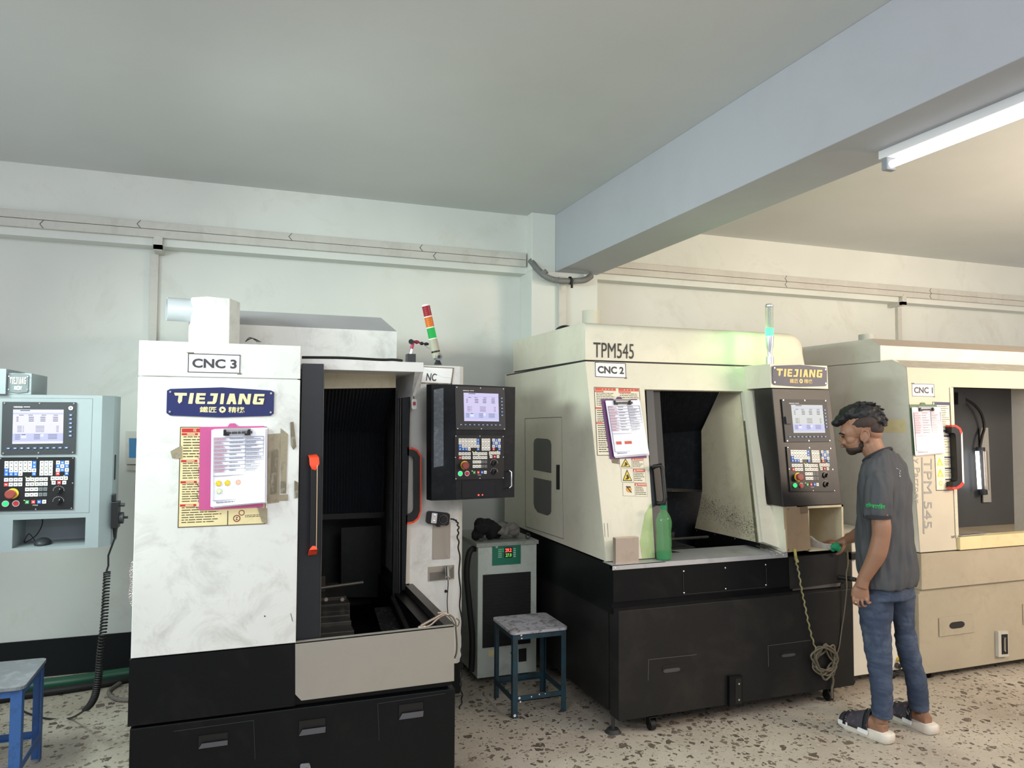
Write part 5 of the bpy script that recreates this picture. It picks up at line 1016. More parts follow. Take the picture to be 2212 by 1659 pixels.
b.build('vent_grille', M('vent black', (24, 24, 24), .7), ch, smooth=0)
f = Fr(aY(1063.5, 1175, YCH-.002), aY(1124.5, 1174, YCH-.002), aY(1063.5, 1221.5, YCH-.002)); f = Fr(f.o, V((f.p(1, 0).x, YCH-.002, f.o.z)), V((f.o.x, YCH-.002, f.p(0, 1).z)))
b = MB().mat(M('display green', (34, 112, 88), .4)); b.slab(f, 0, 0, 1, 1, 0, .003); b.mat(blk); b.slab(f, .42, .2, .7, .68, .003, .004); b.mat(redled); b.text(f, '29.2', .45, .24, .67, .42, .0045, .03); b.mat(grdig); b.text(f, '27.0', .46, .48, .67, .64, .0045, .02); b.mat(M('panel label', (150, 200, 170), .5))
for i in range(5): b.slab(f, .2, .25+i*.09, .33, .29+i*.09, .003, .004); b.slab(f, .74, .25+i*.09, .82, .31+i*.09, .003, .004)
b.disc(f, .15, .14, .008, .003, .004, 16); b.mat(grled)
for i in range(2): b.disc(f, .37, .27+i*.09, .002, .003, .0045, 6)
b.build('display_panel', None, ch, smooth=0)
p = aY(1107, 1410, YCH-.001); MB().cyl(p, p+V((0, -.004, 0)), .012).build('drain_cap', blk, ch); b = MB().mat(sticky); f = Fr(aY(1055, 1404, YCH-.001), aY(1068, 1403, YCH-.001), aY(1055, 1419, YCH-.001)); b.slab(f, 0, 0, 1, 1, 0, .001); b.build('rating_label', None, ch, smooth=0); b = MB().mat(rub); f = Fr(aY(1120, 1402, YCH-.001), aY(1137, 1400, YCH-.001), aY(1120, 1430, YCH-.001)); b.slab(f, 0, 0, 1, 1, 0, .002)
b.build('service_plate', None, ch, smooth=0)
for px in (1037, 1137):
    q = aY(px, 1170, YCH+.05); b = MB(); c = V((q.x+.01, YCH+.05, zc1+.018)); b.tube([c+V((.013*math.cos(a), 0, .018*math.sin(a))) for a in [math.radians(x) for x in range(-100, 261, 30)]], .004, 8); b.tube([V((c.x, c.y, zc1)), V((c.x, c.y, zc1+.006))], .006, 8); b.build('lifting_eye', darksteel, ch)
b = MB(); b.tube(spline([aY(1032, 1186, YCH+.06), aY(1020, 1186, YCH+.04), aY(1012, 1200, YCH+.03), aY(1008, 1240, YCH+.03), aY(1013, 1300, YCH+.04), aY(1020, 1380, YCH+.05), aY(1018, 1450, YCH+.05)], 8), .018, 12); b.build('coolant_hose', rub, ch)
# cloths on the chiller
def cloth(name, pts, seed, mat, label, h=.05):
    r = random.Random(seed); b = MB()
    for c_, sz in pts:
        for k in range(5): b.ell(V(c_)+V((r.uniform(-.5, .5)*sz, r.uniform(-.4, .4)*sz, r.uniform(.1, .6)*sz)), sz*r.uniform(.35, .6), sz*r.uniform(.35, .5), sz*r.uniform(.3, .5), n=12, m=8)
    lo = min(v.z for v in b.v)
    for v in b.v: v.z = max(v.z, zc1+.001)
    o = b.build(name, mat, smooth=80, remesh=.006, smoothit=3, label=label, cat='cloth')
    tx = bpy.data.textures.new(name, 'CLOUDS'); tx.noise_scale = .03; d = o.modifiers.new('folds', 'DISPLACE'); d.texture = tx; d.strength = .018; return o
Z = zc1
cloth('work_glove', [(aY(1060, 1156, 4.38), .10), (aY(1045, 1152, 4.36), .09), (aY(1047, 1140, 4.4), .06), (aY(1068, 1152, 4.4), .07), (aY(1026, 1164, 4.35), .06)], 2, M('black knit', (20, 20, 22), .9), 'crumpled black cloth lying on top of the chiller, left of the grey one')
cloth('work_glove', [(aY(1095, 1152, 4.38), .08), (aY(1110, 1156, 4.38), .06), (aY(1086, 1156, 4.36), .06)], 6, M('grey knit', (130, 126, 120), .9, dirt=.5, dirtrgb=(80, 76, 72), scale=30), 'crumpled grey cloth lying on top of the chiller behind the stool')
bpy.data.objects['work_glove'].name = 'black_rag'; bpy.data.objects['work_glove.001'].name = 'grey_rag'

# ================================================================== stools
def stool(x0, y0, w, d, h, legm, topm, name, label, cat, foot, t=.028, rot=0, mats=None):
    s = thing(name, (x0+w/2, y0+d/2, 0), label, cat)
    b = MB(); b.prism([V((x0-.01+a*(w+.02), y0-.01+c*(d+.02), h-.004)) for a, c in rrect(0, 0, 1, 1, .07, .07, 3)], (0, 0, .014)); b.build('seat', topm, s, smooth=0)
    for i, (cx, cy) in enumerate(((x0, y0), (x0+w, y0), (x0, y0+d), (x0+w, y0+d))):
        sx_ = 1 if i % 2 == 0 else -1; sy_ = 1 if i < 2 else -1
        b = MB(); b.prism([(cx, cy, 0), (cx+sx_*t, cy, 0), (cx+sx_*t, cy+sy_*.004, 0), (cx+sx_*.004, cy+sy_*.004, 0), (cx+sx_*.004, cy+sy_*t, 0), (cx, cy+sy_*t, 0)], (0, 0, h-.004)); b.build('leg', legm, s, smooth=0)
    for z, nm in ((h-.034, 'apron'), (foot, 'foot_rail')):
        for (a, bb) in (((x0, y0), (x0+w, y0)), ((x0, y0+d), (x0+w, y0+d)), ((x0, y0), (x0, y0+d)), ((x0+w, y0), (x0+w, y0+d))):
            xa, xb = sorted((a[0], bb[0])); ya, yb = sorted((a[1], bb[1])); e = .004
            if ya == yb: q = e if ya == y0 else -e; b = MB().box(xa+t, xb-t, min(ya, ya+q), max(ya, ya+q), z, z+.03); b.box(xa+t, xb-t, min(ya, ya+q*5), max(ya, ya+q*5), z+(.0 if nm == 'foot_rail' else .026), z+(.004 if nm == 'foot_rail' else .03))
            else: q = e if xa == x0 else -e; b = MB().box(min(xa, xa+q), max(xa, xa+q), ya+t, yb-t, z, z+.03)
            b.build(nm, legm, s, smooth=0)
    return s
p = aZ(1109, 1553, 0); q = aZ(1215, 1538, 0)
stool(1.39, 3.765, .31, .31, .445, M('chipped teal paint', (32, 66, 80), .45, dirt=.75, dirtrgb=(46, 44, 42), scale=20, thr=(.47, .6)), M('paint-stained grey top', (188, 186, 192), .5, dirt=.75, dirtrgb=(98, 84, 74), scale=22, thr=(.5, .6)), 'stool', 'paint-splattered steel stool with worn grey top standing before the chiller', 'stool', .085)
b = MB().mat(wht); rs = random.Random(4)
st = bpy.data.objects['stool']
for (px, py, Y, r_) in ((1126, 1372, 3.763, .006), (1127, 1379, 3.763, .004), (1122, 1508, 3.763, .007), (1124, 1516, 3.763, .005), (1112, 1546, 3.763, .008), (1148, 1505, 3.763, .004), (1165, 1500, 3.763, .004), (1178, 1498, 3.763, .003)):
    q = aY(px, py, Y); b = MB(); b.cyl(q, q+V((0, -.001, 0)), r_, n=7); b.build('paint_drip', wht, st, smooth=0)
bl = M('blue stool paint', (58, 98, 158), .5, dirt=.5, dirtrgb=(40, 52, 84), scale=16)
zq = .45; qa = aZ(57, 1433, zq); qb = aZ(48, 1487, zq)
stool(qb.x-.40, qb.y, .40, qa.y-qb.y+.02, zq, bl, M('grey stool top', (120, 122, 128), .5, dirt=.4, dirtrgb=(170, 170, 172), scale=14), 'stool', 'blue steel stool with grey top at the left edge below the handwheel cable', 'stool', .10, t=.042)

# ================================================================== pendant of the fourth machine at the left edge
Y4 = 4.0
A4 = lambda px, py, w=0: aY(px, py, Y4-w)
m4 = thing('control_station', A4(60, 1190), 'silver grey control station of a machine beyond the left edge, with lit screen', 'control panel')
x4l = A4(-60, 1000).x; x4r = A4(214, 1000).x; zt4 = A4(100, 853).z; zb4 = A4(100, 1188).z
b = MB(); xm = A4(217, 1000).x
# shell with the shelf opening left free
so = [A4(28, 1123), A4(185, 1118), A4(184, 1178), A4(26, 1184)]
sx0, sx1 = so[0].x, so[1].x; sz1 = (so[0].z+so[1].z)/2; sz0 = (so[2].z+so[3].z)/2
b.box(x4l, xm, Y4, Y4+.25, sz1, zt4); b.box(x4l, xm, Y4, Y4+.25, zb4, sz0); b.box(x4l, sx0, Y4, Y4+.25, sz0, sz1); b.box(sx1, xm, Y4, Y4+.25, sz0, sz1); b.box(sx0, sx1, Y4+.22, Y4+.25, sz0, sz1)
b.prism([(xm, Y4, zb4), (xm+.045, Y4+.05, zb4), (xm+.045, Y4+.25, zb4), (xm, Y4+.25, zb4)], (0, 0, zt4-zb4))
sh4 = b.build('housing', m4p, m4, smooth=0)
for A, B in (((0, 859), (200, 861)), ((200, 861), (192, 1107)), ((0, 1110), (192, 1107))): MB().tube([A4(*A, .0005), A4(*B, .0005)], .001, 4).build('panel_seam', M('seam grey', (120, 124, 126), .5), m4, smooth=0)
d4 = Fr(A4(6, 868, .002), A4(165, 869, .002), A4(3, 982, .002)); k4 = Fr(A4(-1, 988, .002), A4(161.5, 987, .002), A4(-5, 1104, .002))
controls(sh4, d4, k4, (.145, .145, .83, .80))
b = MB().mat(wht); b.disc(d4, .928, .115, .0095, .006, .009, 18); b.mat(kg); b.disc(d4, .928, .115, .004, .009, .0095, 10); b.build('power_button', None, sh4, smooth=0)
b = MB(); b.prism([(xm+.0455, Y4+.10, A4(233, 1040).z), (xm+.0455, Y4+.13, A4(233, 1040).z), (xm+.0455, Y4+.13, A4(233, 985).z), (xm+.0455, Y4+.10, A4(233, 985).z)], (.003, 0, 0)); b.build('lock_slot', blk2, m4, smooth=0)
b = MB(); xa = A4(10, 820).x; xb = A4(68, 820).x; b.box(xa-.25, xa+.01, Y4-.02, Y4+.3, zt4+.001, A4(5, 797).z); b.box(xa, xb, Y4+.0, Y4+.3, zt4+.001, A4(40, 806).z); b.build('sign_housing', m4p, m4, smooth=0)
f = Fr(A4(19, 806, .001), A4(62, 810, .001), A4(19, 849, .001)); f.u.z = 0; f.v = V((0, 0, f.v.z)); sign(f, m4, 0, 0, 1, 1, M('weathered grey plate', (104, 112, 114), .5), silv)
mo = thing('computer_mouse', (A4(83, 1180).x, Y4+.08, sz0), 'black computer mouse lying in the shelf of the grey control station at the left', 'mouse')
b = MB(); b.ell((A4(83, 1180).x, Y4+.08, sz0+.006), .035, .055, .026); 
for v in b.v: v.z = max(v.z, sz0+.001)
b.build('body', blk2, mo, smooth=80)
b = MB(); b.tube(spline([(A4(83, 1180).x-.03, Y4+.09, sz0+.01), V(A4(50, 1160))+V((0, .1, 0)), V(A4(40, 1180))+V((0, .1, 0)), V(A4(62, 1165))+V((0, .14, 0)), V(A4(73, 1140))+V((0, .16, 0)), V(A4(68, 1121))+V((0, .17, 0))]), .0025, 6); b.build('cable', rub, mo)
# hand wheel with coiled cable hanging on its side
YHW = Y4+.06
hw = thing('handwheel_box', aY(240, 1140, YHW), 'black handwheel box with long coiled cable hanging at the side of the grey control station', 'handwheel')
xh = xm+.047
b = MB(); z1_, z0_ = aY(238, 1083, YHW).z, aY(238, 1140, YHW).z; b.box(xh, xh+.032, YHW-.035, YHW+.035, z0_, z1_); b.box(xh, xh+.014, YHW-.02, YHW+.02, z1_, z1_+.035); b.tube([V((xh+.015, YHW, z0_)), V((xh+.015, YHW, z0_-.05))], [.012, .006], 10); b.build('case', blk, hw, smooth=0, bevel=.003)
b = MB().mat(blk2); zk = aY(250, 1119, YHW).z; b.cyl((xh+.032, YHW, zk), (xh+.05, YHW, zk), .028, n=24); b.cyl((xh+.05, YHW+.012, zk), (xh+.068, YHW+.012, zk), .006); b.cyl((xh+.032, YHW-.015, aY(248, 1090, YHW).z), (xh+.055, YHW-.015, aY(248, 1090, YHW).z), .009, n=14); b.build('handwheel', None, hw)
def coil(pts, n, R0, R1=None):
    P = spline(pts, 40); out = []; tot = len(P)
    steps = n*10
    for i in range(steps+1):
        t = i/steps*(tot-1); k = min(int(t), tot-2); c = P[k].lerp(P[k+1], t-k); r = R0+((R1 or R0)-R0)*i/steps; a = i*2*math.pi/10
        out.append(c+V((r*math.cos(a), r*math.sin(a), 0)))
    return out
z_ = z0_-.05
b = MB(); b.tube([V((xh+.015, YHW, z_)), aY(234, 1200, YHW), aY(234, 1222, YHW), aY(230, 1234, YHW)], .0045, 8)
Yh2 = 4.02
b.tube(coil([aY(231, 1236, YHW), aY(228, 1290, YHW), aY(224, 1350, Yh2), aY(217, 1410, Yh2), aY(213, 1460, Yh2), aY(206, 1500, Yh2), aY(196, 1521, Yh2), aY(186, 1532, Yh2)], 62, .013, .015), .0042, 6)
b.tube(spline([aY(186, 1532, Yh2), V(aZ(150, 1552, .006)), V(aZ(100, 1552, .006)), V(aZ(50, 1536, .006)), V(aZ(28, 1515, .006)), V(aZ(5, 1497, .006))], 8), .005, 7)
b.build('coiled_cable', rub, hw)
# hoses on the floor by the wall
b = MB(); b.tube(spline([aZ(-30, 1498, .03), aZ(60, 1484, .03), aZ(160, 1471, .03), aZ(240, 1459, .03), aZ(290, 1452, .03)], 8), .034, 12)
b.build('floor_hose', M('green hose', (34, 84, 62), .4), label='green hose lying along the foot of the back wall at the left', cat='hose')
b = MB(); b.tube(spline([aZ(-30, 1516, .022), aZ(60, 1501, .022), aZ(160, 1487, .022), aZ(240, 1474, .022), aZ(290, 1464, .022)], 8), .022, 12)
b.build('floor_hose', rub, label='black hose lying on the floor in front of the green hose', cat='hose')
b = MB(); b.tube(spline([aZ(300, 1462, .014), aZ(272, 1468, .014), aZ(252, 1480, .014), aZ(238, 1490, .014), aZ(236, 1499, .014), aZ(252, 1510, .014), aZ(280, 1512, .014), aZ(300, 1510, .014)], 8), .0115, 10)
b.build('floor_hose', M('braided grey hose', (112, 106, 100), .4, dirt=.5, dirtrgb=(170, 160, 150), scale=60), label='short looping braided grey hose on the floor beside CNC 3', cat='hose')

# ================================================================== person
D_ = V((math.sin(math.radians(45)), math.cos(math.radians(45)), 0)); L_ = V((-D_.y, D_.x, 0)); P0 = V((3.18, 2.98, 0)); UZ = V((0, 0, 1))
def W(px, py, d=0): return hit(px, py, P0+D_*d, D_)
skin = M('brown skin', (146, 108, 86), .5, dirt=.15, dirtrgb=(120, 86, 70), scale=20, noise=.02)
skinf = skin
hairm = M('black hair', (14, 14, 18), .55); beardm = M('short beard', (52, 40, 36), .7)
shirtm = M('washed charcoal jersey', (70, 72, 76), .85, dirt=.25, dirtrgb=(88, 84, 84), scale=6, noise=.05, stretch=(1, 1, .3)); trimm = M('dark grey ribbing', (42, 42, 48), .85)
def jeansmat():
    m = M('washed blue denim', (54, 66, 88), .85, dirt=.7, dirtrgb=(104, 116, 136), scale=5, thr=(.45, .72), noise=.06, stretch=(1, 1, 1.4)); return m
jeanm = jeansmat()
body = thing('person', (3.18, 2.95, 0), 'young person in grey t-shirt, blue jeans and slides standing at the CNC 2 control panel', 'person')
FWD = V((math.sin(math.radians(-22)), math.cos(math.radians(-22)), 0)); LEFT = V((-FWD.y, FWD.x, 0))
def ering(c, a, b, ra, rb, n=24, p=2.4):
    out = []
    for j in range(n):
        t = 2*math.pi*j/n; cc, ss = math.cos(t), math.sin(t)
        out.append(c+a*(ra*math.copysign(abs(cc)**(2/p), cc))+b*(rb*math.copysign(abs(ss)**(2/p), ss)))
    return out
def limb(b, pts, radii, n=16): b.tube(spline(pts, 5), [radii[min(int(i/5), len(radii)-1)]*(1-(i % 5)/5)+radii[min(int(i/5)+1, len(radii)-1)]*((i % 5)/5) for i in range(5*(len(pts)-1)+1)], n)
# ---- body: one continuous skin surface
b = MB()
HD = -.03
HF = L_*math.cos(math.radians(6))+D_*math.sin(math.radians(6)); HS = V((HF.y, -HF.x, 0))
hf = (HF-UZ*.22).normalized(); hu = hf.cross(HS).normalized(); hu = hu if hu.z > 0 else -hu
hax = (hf, HS, hu)
E_ = lambda px, py, rx, ry, rz, d=HD, ax=hax: b.ell(W(px, py, d), rx, ry, rz, ax)
E_(1862, 917, .092, .074, .088)
E_(1840, 932, .058, .060, .062); E_(1845, 956, .050, .050, .045); E_(1851, 966, .050, .044, .030); E_(1840, 975, .022, .026, .018)
E_(1824, 935, .018, .050, .014); E_(1824, 956, .018, .036, .020)
E_(1819, 944, .016, .009, .018); E_(1815, 950, .014, .011, .009); E_(1818, 952, .012, .018, .007)
for q in ((1818, 960), (1821, 965)): E_(*q, .012, .022, .0055)
for s_ in (-1, 1): b.ell(W(1872, 942, HD)+HS*(.073*s_), .019, .008, .031, hax); b.ell(W(1870, 951, HD)+HS*(.069*s_), .010, .007, .012, hax); b.ell(W(1840, 950, HD)+HS*(.040*s_), .024, .016, .022, hax)
E_(1884, 934, .050, .060, .050)
for s_ in (-1, 1): b.tube(spline([W(1864, 952, HD)+HS*.074*s_, W(1863, 940, HD)+HS*.078*s_, W(1868, 930, HD)+HS*.082*s_, W(1877, 930, HD)+HS*.083*s_, W(1881, 940, HD)+HS*.082*s_, W(1876, 950, HD)+HS*.079*s_, W(1869, 956, HD)+HS*.073*s_], 4), .0045, 8)
limb(b, [W(1874, 938, HD), W(1882, 962, HD), W(1893, 985, HD-.005), W(1900, 1010, HD-.01)], [.050, .057, .053, .04])
# shoulders and arms
SL = W(1893, 1050, -.20); EL = W(1903, 1160, -.235); WL = W(1866, 1250, -.225)
limb(b, [W(1903, 1040, -.08), W(1896, 1065, -.19), W(1900, 1100, -.222), W(1904, 1135, -.235), EL, W(1895, 1195, -.235), W(1880, 1225, -.23), WL, W(1861, 1268, -.222)], [.04, .036, .042, .045, .043, .044, .036, .030, .032])
SR = W(1880, 1050, .15); ER = W(1880, 1140, .20); WR = W(1842, 1160, .30)
limb(b, [W(1905, 1040, .02), W(1885, 1065, .13), W(1885, 1095, .165), ER, W(1862, 1150, .25), WR, W(1832, 1163, .325)], [.04, .036, .040, .043, .042, .031, .030])
# left hand: relaxed, curled, knuckles forward
def finger(pts, r0): b.tube(spline(pts, 3), [r0*(1-.25*i/(3*(len(pts)-1))) for i in range(3*(len(pts)-1)+1)], 8); b.ell(pts[-1], r0*.75, r0*.75, r0*.75, n=8, m=6)
dh = -.222
b.loft([ering(W(1861, 1262, dh), L_, D_, .030, .020), ering(W(1858, 1275, dh), L_, D_, .040, .022), ering(W(1858, 1288, dh), L_, D_, .043, .020), ering(W(1861, 1296, dh), L_, D_, .036, .015)])
for i, (a_, c_, e_) in enumerate((((1844, 1288), (1845, 1303), (1851, 1306)), ((1853, 1291), (1855, 1309), (1861, 1309)), ((1862, 1292), (1865, 1309), (1871, 1308)), ((1871, 1290), (1875, 1303), (1881, 1301)))):
    w_ = dh-.004+.0*i; finger([W(*a_, w_), W((a_[0]+c_[0])/2-1, (a_[1]+c_[1])/2, w_-.014), W(*c_, w_-.006), W(*e_, w_+.012)], .0080-.0003*i)
finger([W(1850, 1268, dh+.01), W(1843, 1278, dh+.024), W(1846, 1292, dh+.03), W(1853, 1298, dh+.03)], .011)
# right hand reaching forward over the shelf
dr = .335
b.loft([ering(W(1834, 1163, .325), UZ, D_, .022, .028), ering(W(1824, 1168, dr), UZ, D_, .026, .036), ering(W(1812, 1172, dr+.01), UZ, D_, .020, .040), ering(W(1804, 1173, dr+.01), UZ, D_, .013, .036)])
for i, (e, w_) in enumerate((((1778, 1172), .05), ((1780, 1177), .03), ((1785, 1182), .008), ((1792, 1186), -.015))):
    finger([W(1806, 1172, dr+w_*.8), W(1795, 1168+i*2, dr+w_), W(1787+i*2, 1169+i*3.5, dr+w_), W(e[0], e[1], dr+w_)], .0092)
finger([W(1826, 1174, dr-.03), W(1820, 1186, dr-.04), W(1815, 1193, dr-.035), W(1808, 1197, dr-.025)], .0105)
# hidden trunk and legs so the surface is continuous
limb(b, [W(1905, 1000, -.03), W(1912, 1080, -.03), W(1915, 1170, -.03), W(1918, 1240, -.03)], [.035, .06, .06, .06])
KL, AL = V((3.055, 2.955, .46)), V((3.065, 2.895, .10)); KR, AR = V((3.29, 2.95, .46)), V((3.355, 2.905, .10))
AL = W(1900, 1562, 0); t_ = hit(1902, 1560, (3.05, 2.90, 0), D_); AL = t_; AR = hit(1987, 1535, (3.345, 2.905, 0), D_)
KLp = hit(1897, 1405, (3.07, 2.93, 0), D_); KRp = hit(1960, 1400, (3.305, 2.95, 0), D_); HL = W(1902, 1262, -.09); HR = W(1948, 1268, .07)
for hp_, kp, ap in ((HL, KLp, AL), (HR, KRp, AR)): limb(b, [W(1918, 1230, -.03), W(1918, 1260, -.03).lerp(hp_, .6), (hp_+kp)/2, kp, (kp+ap)/2, ap], [.05, .045, .04, .035, .032, .034])
def foot(a, heel, toe):
    h = V(heel); t = V(toe); f_ = (t-h).normalized(); s_ = V((f_.y, -f_.x, 0)); z0 = .034
    b.loft([ering(h+f_*q+UZ*(z0+hh*.5), s_, UZ, w_, hh*.5, 16) for q, w_, hh in ((.015, .026, .05), (.05, .033, .07), (.10, .036, .075), (.15, .042, .055), (.20, .045, .036), (.245, .036, .024), (.255, .02, .015))])
    b.tube([a, h+f_*.045+UZ*.07], [.034, .034], 14)
    for i in range(5):
        u_ = (-2+i)*.0155; q = h+f_*(.235-.006*abs(i-1.5))+s_*u_+UZ*(z0+.011); b.ell(q, .010, .016, .010, (s_, f_, UZ), 8, 6)
HLp, TLp = V((3.045, 2.862, 0)), V((3.0, 3.135, 0)); HRp, TRp = V((3.337, 2.868, 0)), V((3.345, 3.145, 0))
foot(AL, HLp+V((0, .01, 0)), TLp); foot(AR, HRp+V((0, .01, 0)), TRp)
b.build('body', skin, body, remesh=.0034, smoothit=5, smooth=80)
# eye, brow
b = MB()
for s_ in (-1, 1): b.ell(W(1823, 943, HD)+HS*(.034*s_), .009, .013, .004, hax, 12, 8)
b.build('eye', M('dark eye', (58, 44, 40), .25), body)
b = MB()
for s_ in (-1, 1): b.tube([W(1814, 937, HD)+HS*.016*s_, W(1817, 935.5, HD)+HS*.040*s_, W(1827, 939, HD)+HS*.060*s_], [.004, .0045, .003], 8)
b.build('eyebrow', hairm, body)
# beard shell and moustache
b = MB(); 
for q in ((1850, 969, .053, .046, .026), (1842, 975, .028, .031, .020), (1862, 962, .026, .0515, .020), (1863, 950, .012, .066, .026)): b.ell(W(q[0], q[1], HD), q[2], q[3], q[4], hax)
b.tube(spline([W(1816, 958, HD), W(1821, 959, HD)+HS*(-.024), W(1828, 966, HD)+HS*(-.034), W(1836, 972, HD)+HS*(-.036)]), .0036, 8); b.tube(spline([W(1816, 958, HD), W(1821, 959, HD)+HS*(.024), W(1828, 966, HD)+HS*(.034), W(1836, 972, HD)+HS*(.036)]), .0036, 8)
b.build('beard', beardm, body, remesh=.004, smoothit=2, smooth=80)
# hair: thick top, faded sides
b = MB(); rs = random.Random(11)
hc = [(1860, 896, .090, .072, .060), (1838, 895, .062, .064, .048), (1880, 902, .062, .066, .056), (1820, 906, .040, .054, .030), (1808, 914, .028, .046, .019), (1845, 888, .05, .06, .04), (1893, 910, .040, .058, .044)]
for q in hc: b.ell(W(q[0], q[1], HD), q[2], q[3], q[4], hax)
for i in range(60):
    th = rs.uniform(-.1, 1.9); s_ = rs.uniform(-.06, .06); px = 1860+48*math.cos(th); py = 908-36*math.sin(th)
    q = W(px, py, HD)+HS*s_*(1-.3*abs(math.cos(th))); dv = (W(1860+62*math.cos(th-.35), 908-52*math.sin(th-.35), HD)+HS*s_*1.2-q).normalized(); ln = rs.uniform(.012, .03)*(1.3 if px > 1870 else .8)
    b.tube([q-dv*.012, q+dv*ln*.4, q+dv*ln], [.009, .007, .004], 6)
o = b.build('hair', hairm, body, remesh=.004, smoothit=1, smooth=80)
tx = bpy.data.textures.new('curl', 'CLOUDS'); tx.noise_scale = .02; d = o.modifiers.new('curl', 'DISPLACE'); d.texture = tx; d.strength = .009; d.mid_level = .5
b = MB(); b.ell(W(1866, 914, HD), .0900, .0805, .056, hax); b.ell(W(1888, 924, HD), .048, .068, .048, hax); b.build('faded_sides', M('faded hair', (58, 46, 42), .8), body, remesh=.004, smoothit=2, smooth=80)
# ---- t-shirt
def tr(px0, px1, py, d, ra=None, n=32):
    "ring of the torso whose silhouette spans px0..px1 at py"
    a_, c_ = W(px0, py, d), W(px1, py, d); return a_, c_
b = MB(); rings = []
sidew = {0: .10, 1: .17, 2: .195, 3: .20, 4: .195, 5: .19, 6: .185, 7: .188, 8: .195}
prof = [(1871, 1920, 984, .078), (1864, 1938, 995, .135), (1855, 1960, 1018, .182), (1851, 1970, 1050, .195), (1850, 1971, 1090, .19), (1850, 1970, 1130, .185), (1848, 1973, 1165, .185), (1848, 1980, 1200, .19), (1852, 1984, 1228, .195), (1858, 1985, 1250, .196), (1866, 1984, 1264, .196)]
for (a_, c_, y, sw) in prof:
    dy = {984: 15, 995: 14, 1018: 9, 1050: 4}.get(y, 0 if y < 1200 else -3); p, q = W(a_, y+dy, -.03), W(c_, y-dy, -.03); c = (p+q)/2; hw_ = (p-q).length/2
    # choose depth radius so that the silhouette width stays hw_
    ang = FWD.dot(L_); fr_ = math.sqrt(max(.003, (hw_**2-(sw*LEFT.dot(L_))**2)))/abs(ang)
    tilt = V((0, 0, (p.z-q.z)))
    rings.append([c+FWD*(fr_*math.cos(t))+LEFT*(sw*math.sin(t))+UZ*((p.z-q.z)*.5*math.cos(t)) for t in [2*math.pi*j/40 for j in range(40)]])
b.loft(rings)
ls = [W(1903, 1018, -.09), W(1899, 1040, -.165), W(1896, 1066, -.20), W(1895, 1095, -.22), W(1895.5, 1116, -.225)]
b.tube(spline(ls, 4), [(.066, .066, .064, .062, .062)[min(4, int(i/4))] for i in range(17)], 24)
rs_ = [W(1900, 1030, .06), W(1888, 1055, .14), W(1886, 1080, .165), W(1884, 1110, .185)]
b.tube(spline(rs_, 4), .062, 24)
o = b.build('t_shirt', shirtm, body, remesh=.006, smoothit=3, smooth=80)
tx = bpy.data.textures.new('folds', 'CLOUDS'); tx.noise_scale = .075; tx.noise_depth = 1
d = o.modifiers.new('folds', 'DISPLACE'); d.texture = tx; d.strength = .026; d.mid_level = .5
fe = bpy.data.objects.new('fold_axes', None); COL.objects.link(fe); fe.parent = body; fe.rotation_euler = (0, math.radians(14), math.radians(45)); fe.scale = (.55, .55, 2.6); d.texture_coords = 'OBJECT'; d.texture_coords_object = fe
b = MB(); c = W(1895.3, 1112, -.225); c1 = W(1895.5, 1119, -.2255)
b.tube([c, c1], .0650, 28); b.build('sleeve_cuff', trimm, body, smooth=50)
nk = [r_+UZ*.002 for r_ in rings[0][::4]]; nk.append(nk[0])
b = MB(); b.tube(spline(nk, 4), .009, 8); b.build('collar', trimm, body, smooth=80)
fs = Fr(W(1870, 1086, -.290), W(1912, 1089, -.290), W(1870, 1097, -.290)); b = MB(); b.text(fs, 'রিভকেলিরন', 0, 0, 1, 1, .0, .02)
cc = W(1895.5, 1090, -.222)
for v in b.v:                                     # wrap the print round the sleeve
    a_ = (v-cc).dot(L_); v2 = cc+L_*max(-.060, min(.060, a_*1.0))-D_*math.sqrt(max(.0, .0655**2-min(a_*a_, .0042))); v.x, v.y = v2.x, v2.y
b.build('sleeve_print', M('bright green print', (40, 170, 90), .6), body, smooth=0)
wp = M('white shirt print', (206, 206, 206), .7); ts_ = o if o.name.startswith('t_shirt') else bpy.data.objects['t_shirt']
def cloth_print(nm, strokes, d):
    b = MB()
    for st in strokes:
        P = spline([W(x, y, d) for x, y in st], 6)
        for i in range(len(P)-1): e = UZ*.0022; b.add([P[i]-e, P[i+1]-e, P[i+1]+e, P[i]+e], [(0, 1, 2, 3)])
    q = b.build(nm, wp, body, smooth=0); m = q.modifiers.new('wrap', 'SHRINKWRAP'); m.target = ts_; m.offset = .002
cloth_print('back_print', [[(1950, 1012), (1956, 1010), (1957, 1016), (1952, 1020), (1958, 1024)], [(1960, 1014), (1964, 1012), (1965, 1018), (1961, 1022)], [(1951, 1026), (1957, 1028), (1962, 1026)]], -.14)
cloth_print('chest_print', [[(1855, 1044), (1858, 1047), (1856, 1050)], [(1855, 1053), (1859, 1056)]], -.12)
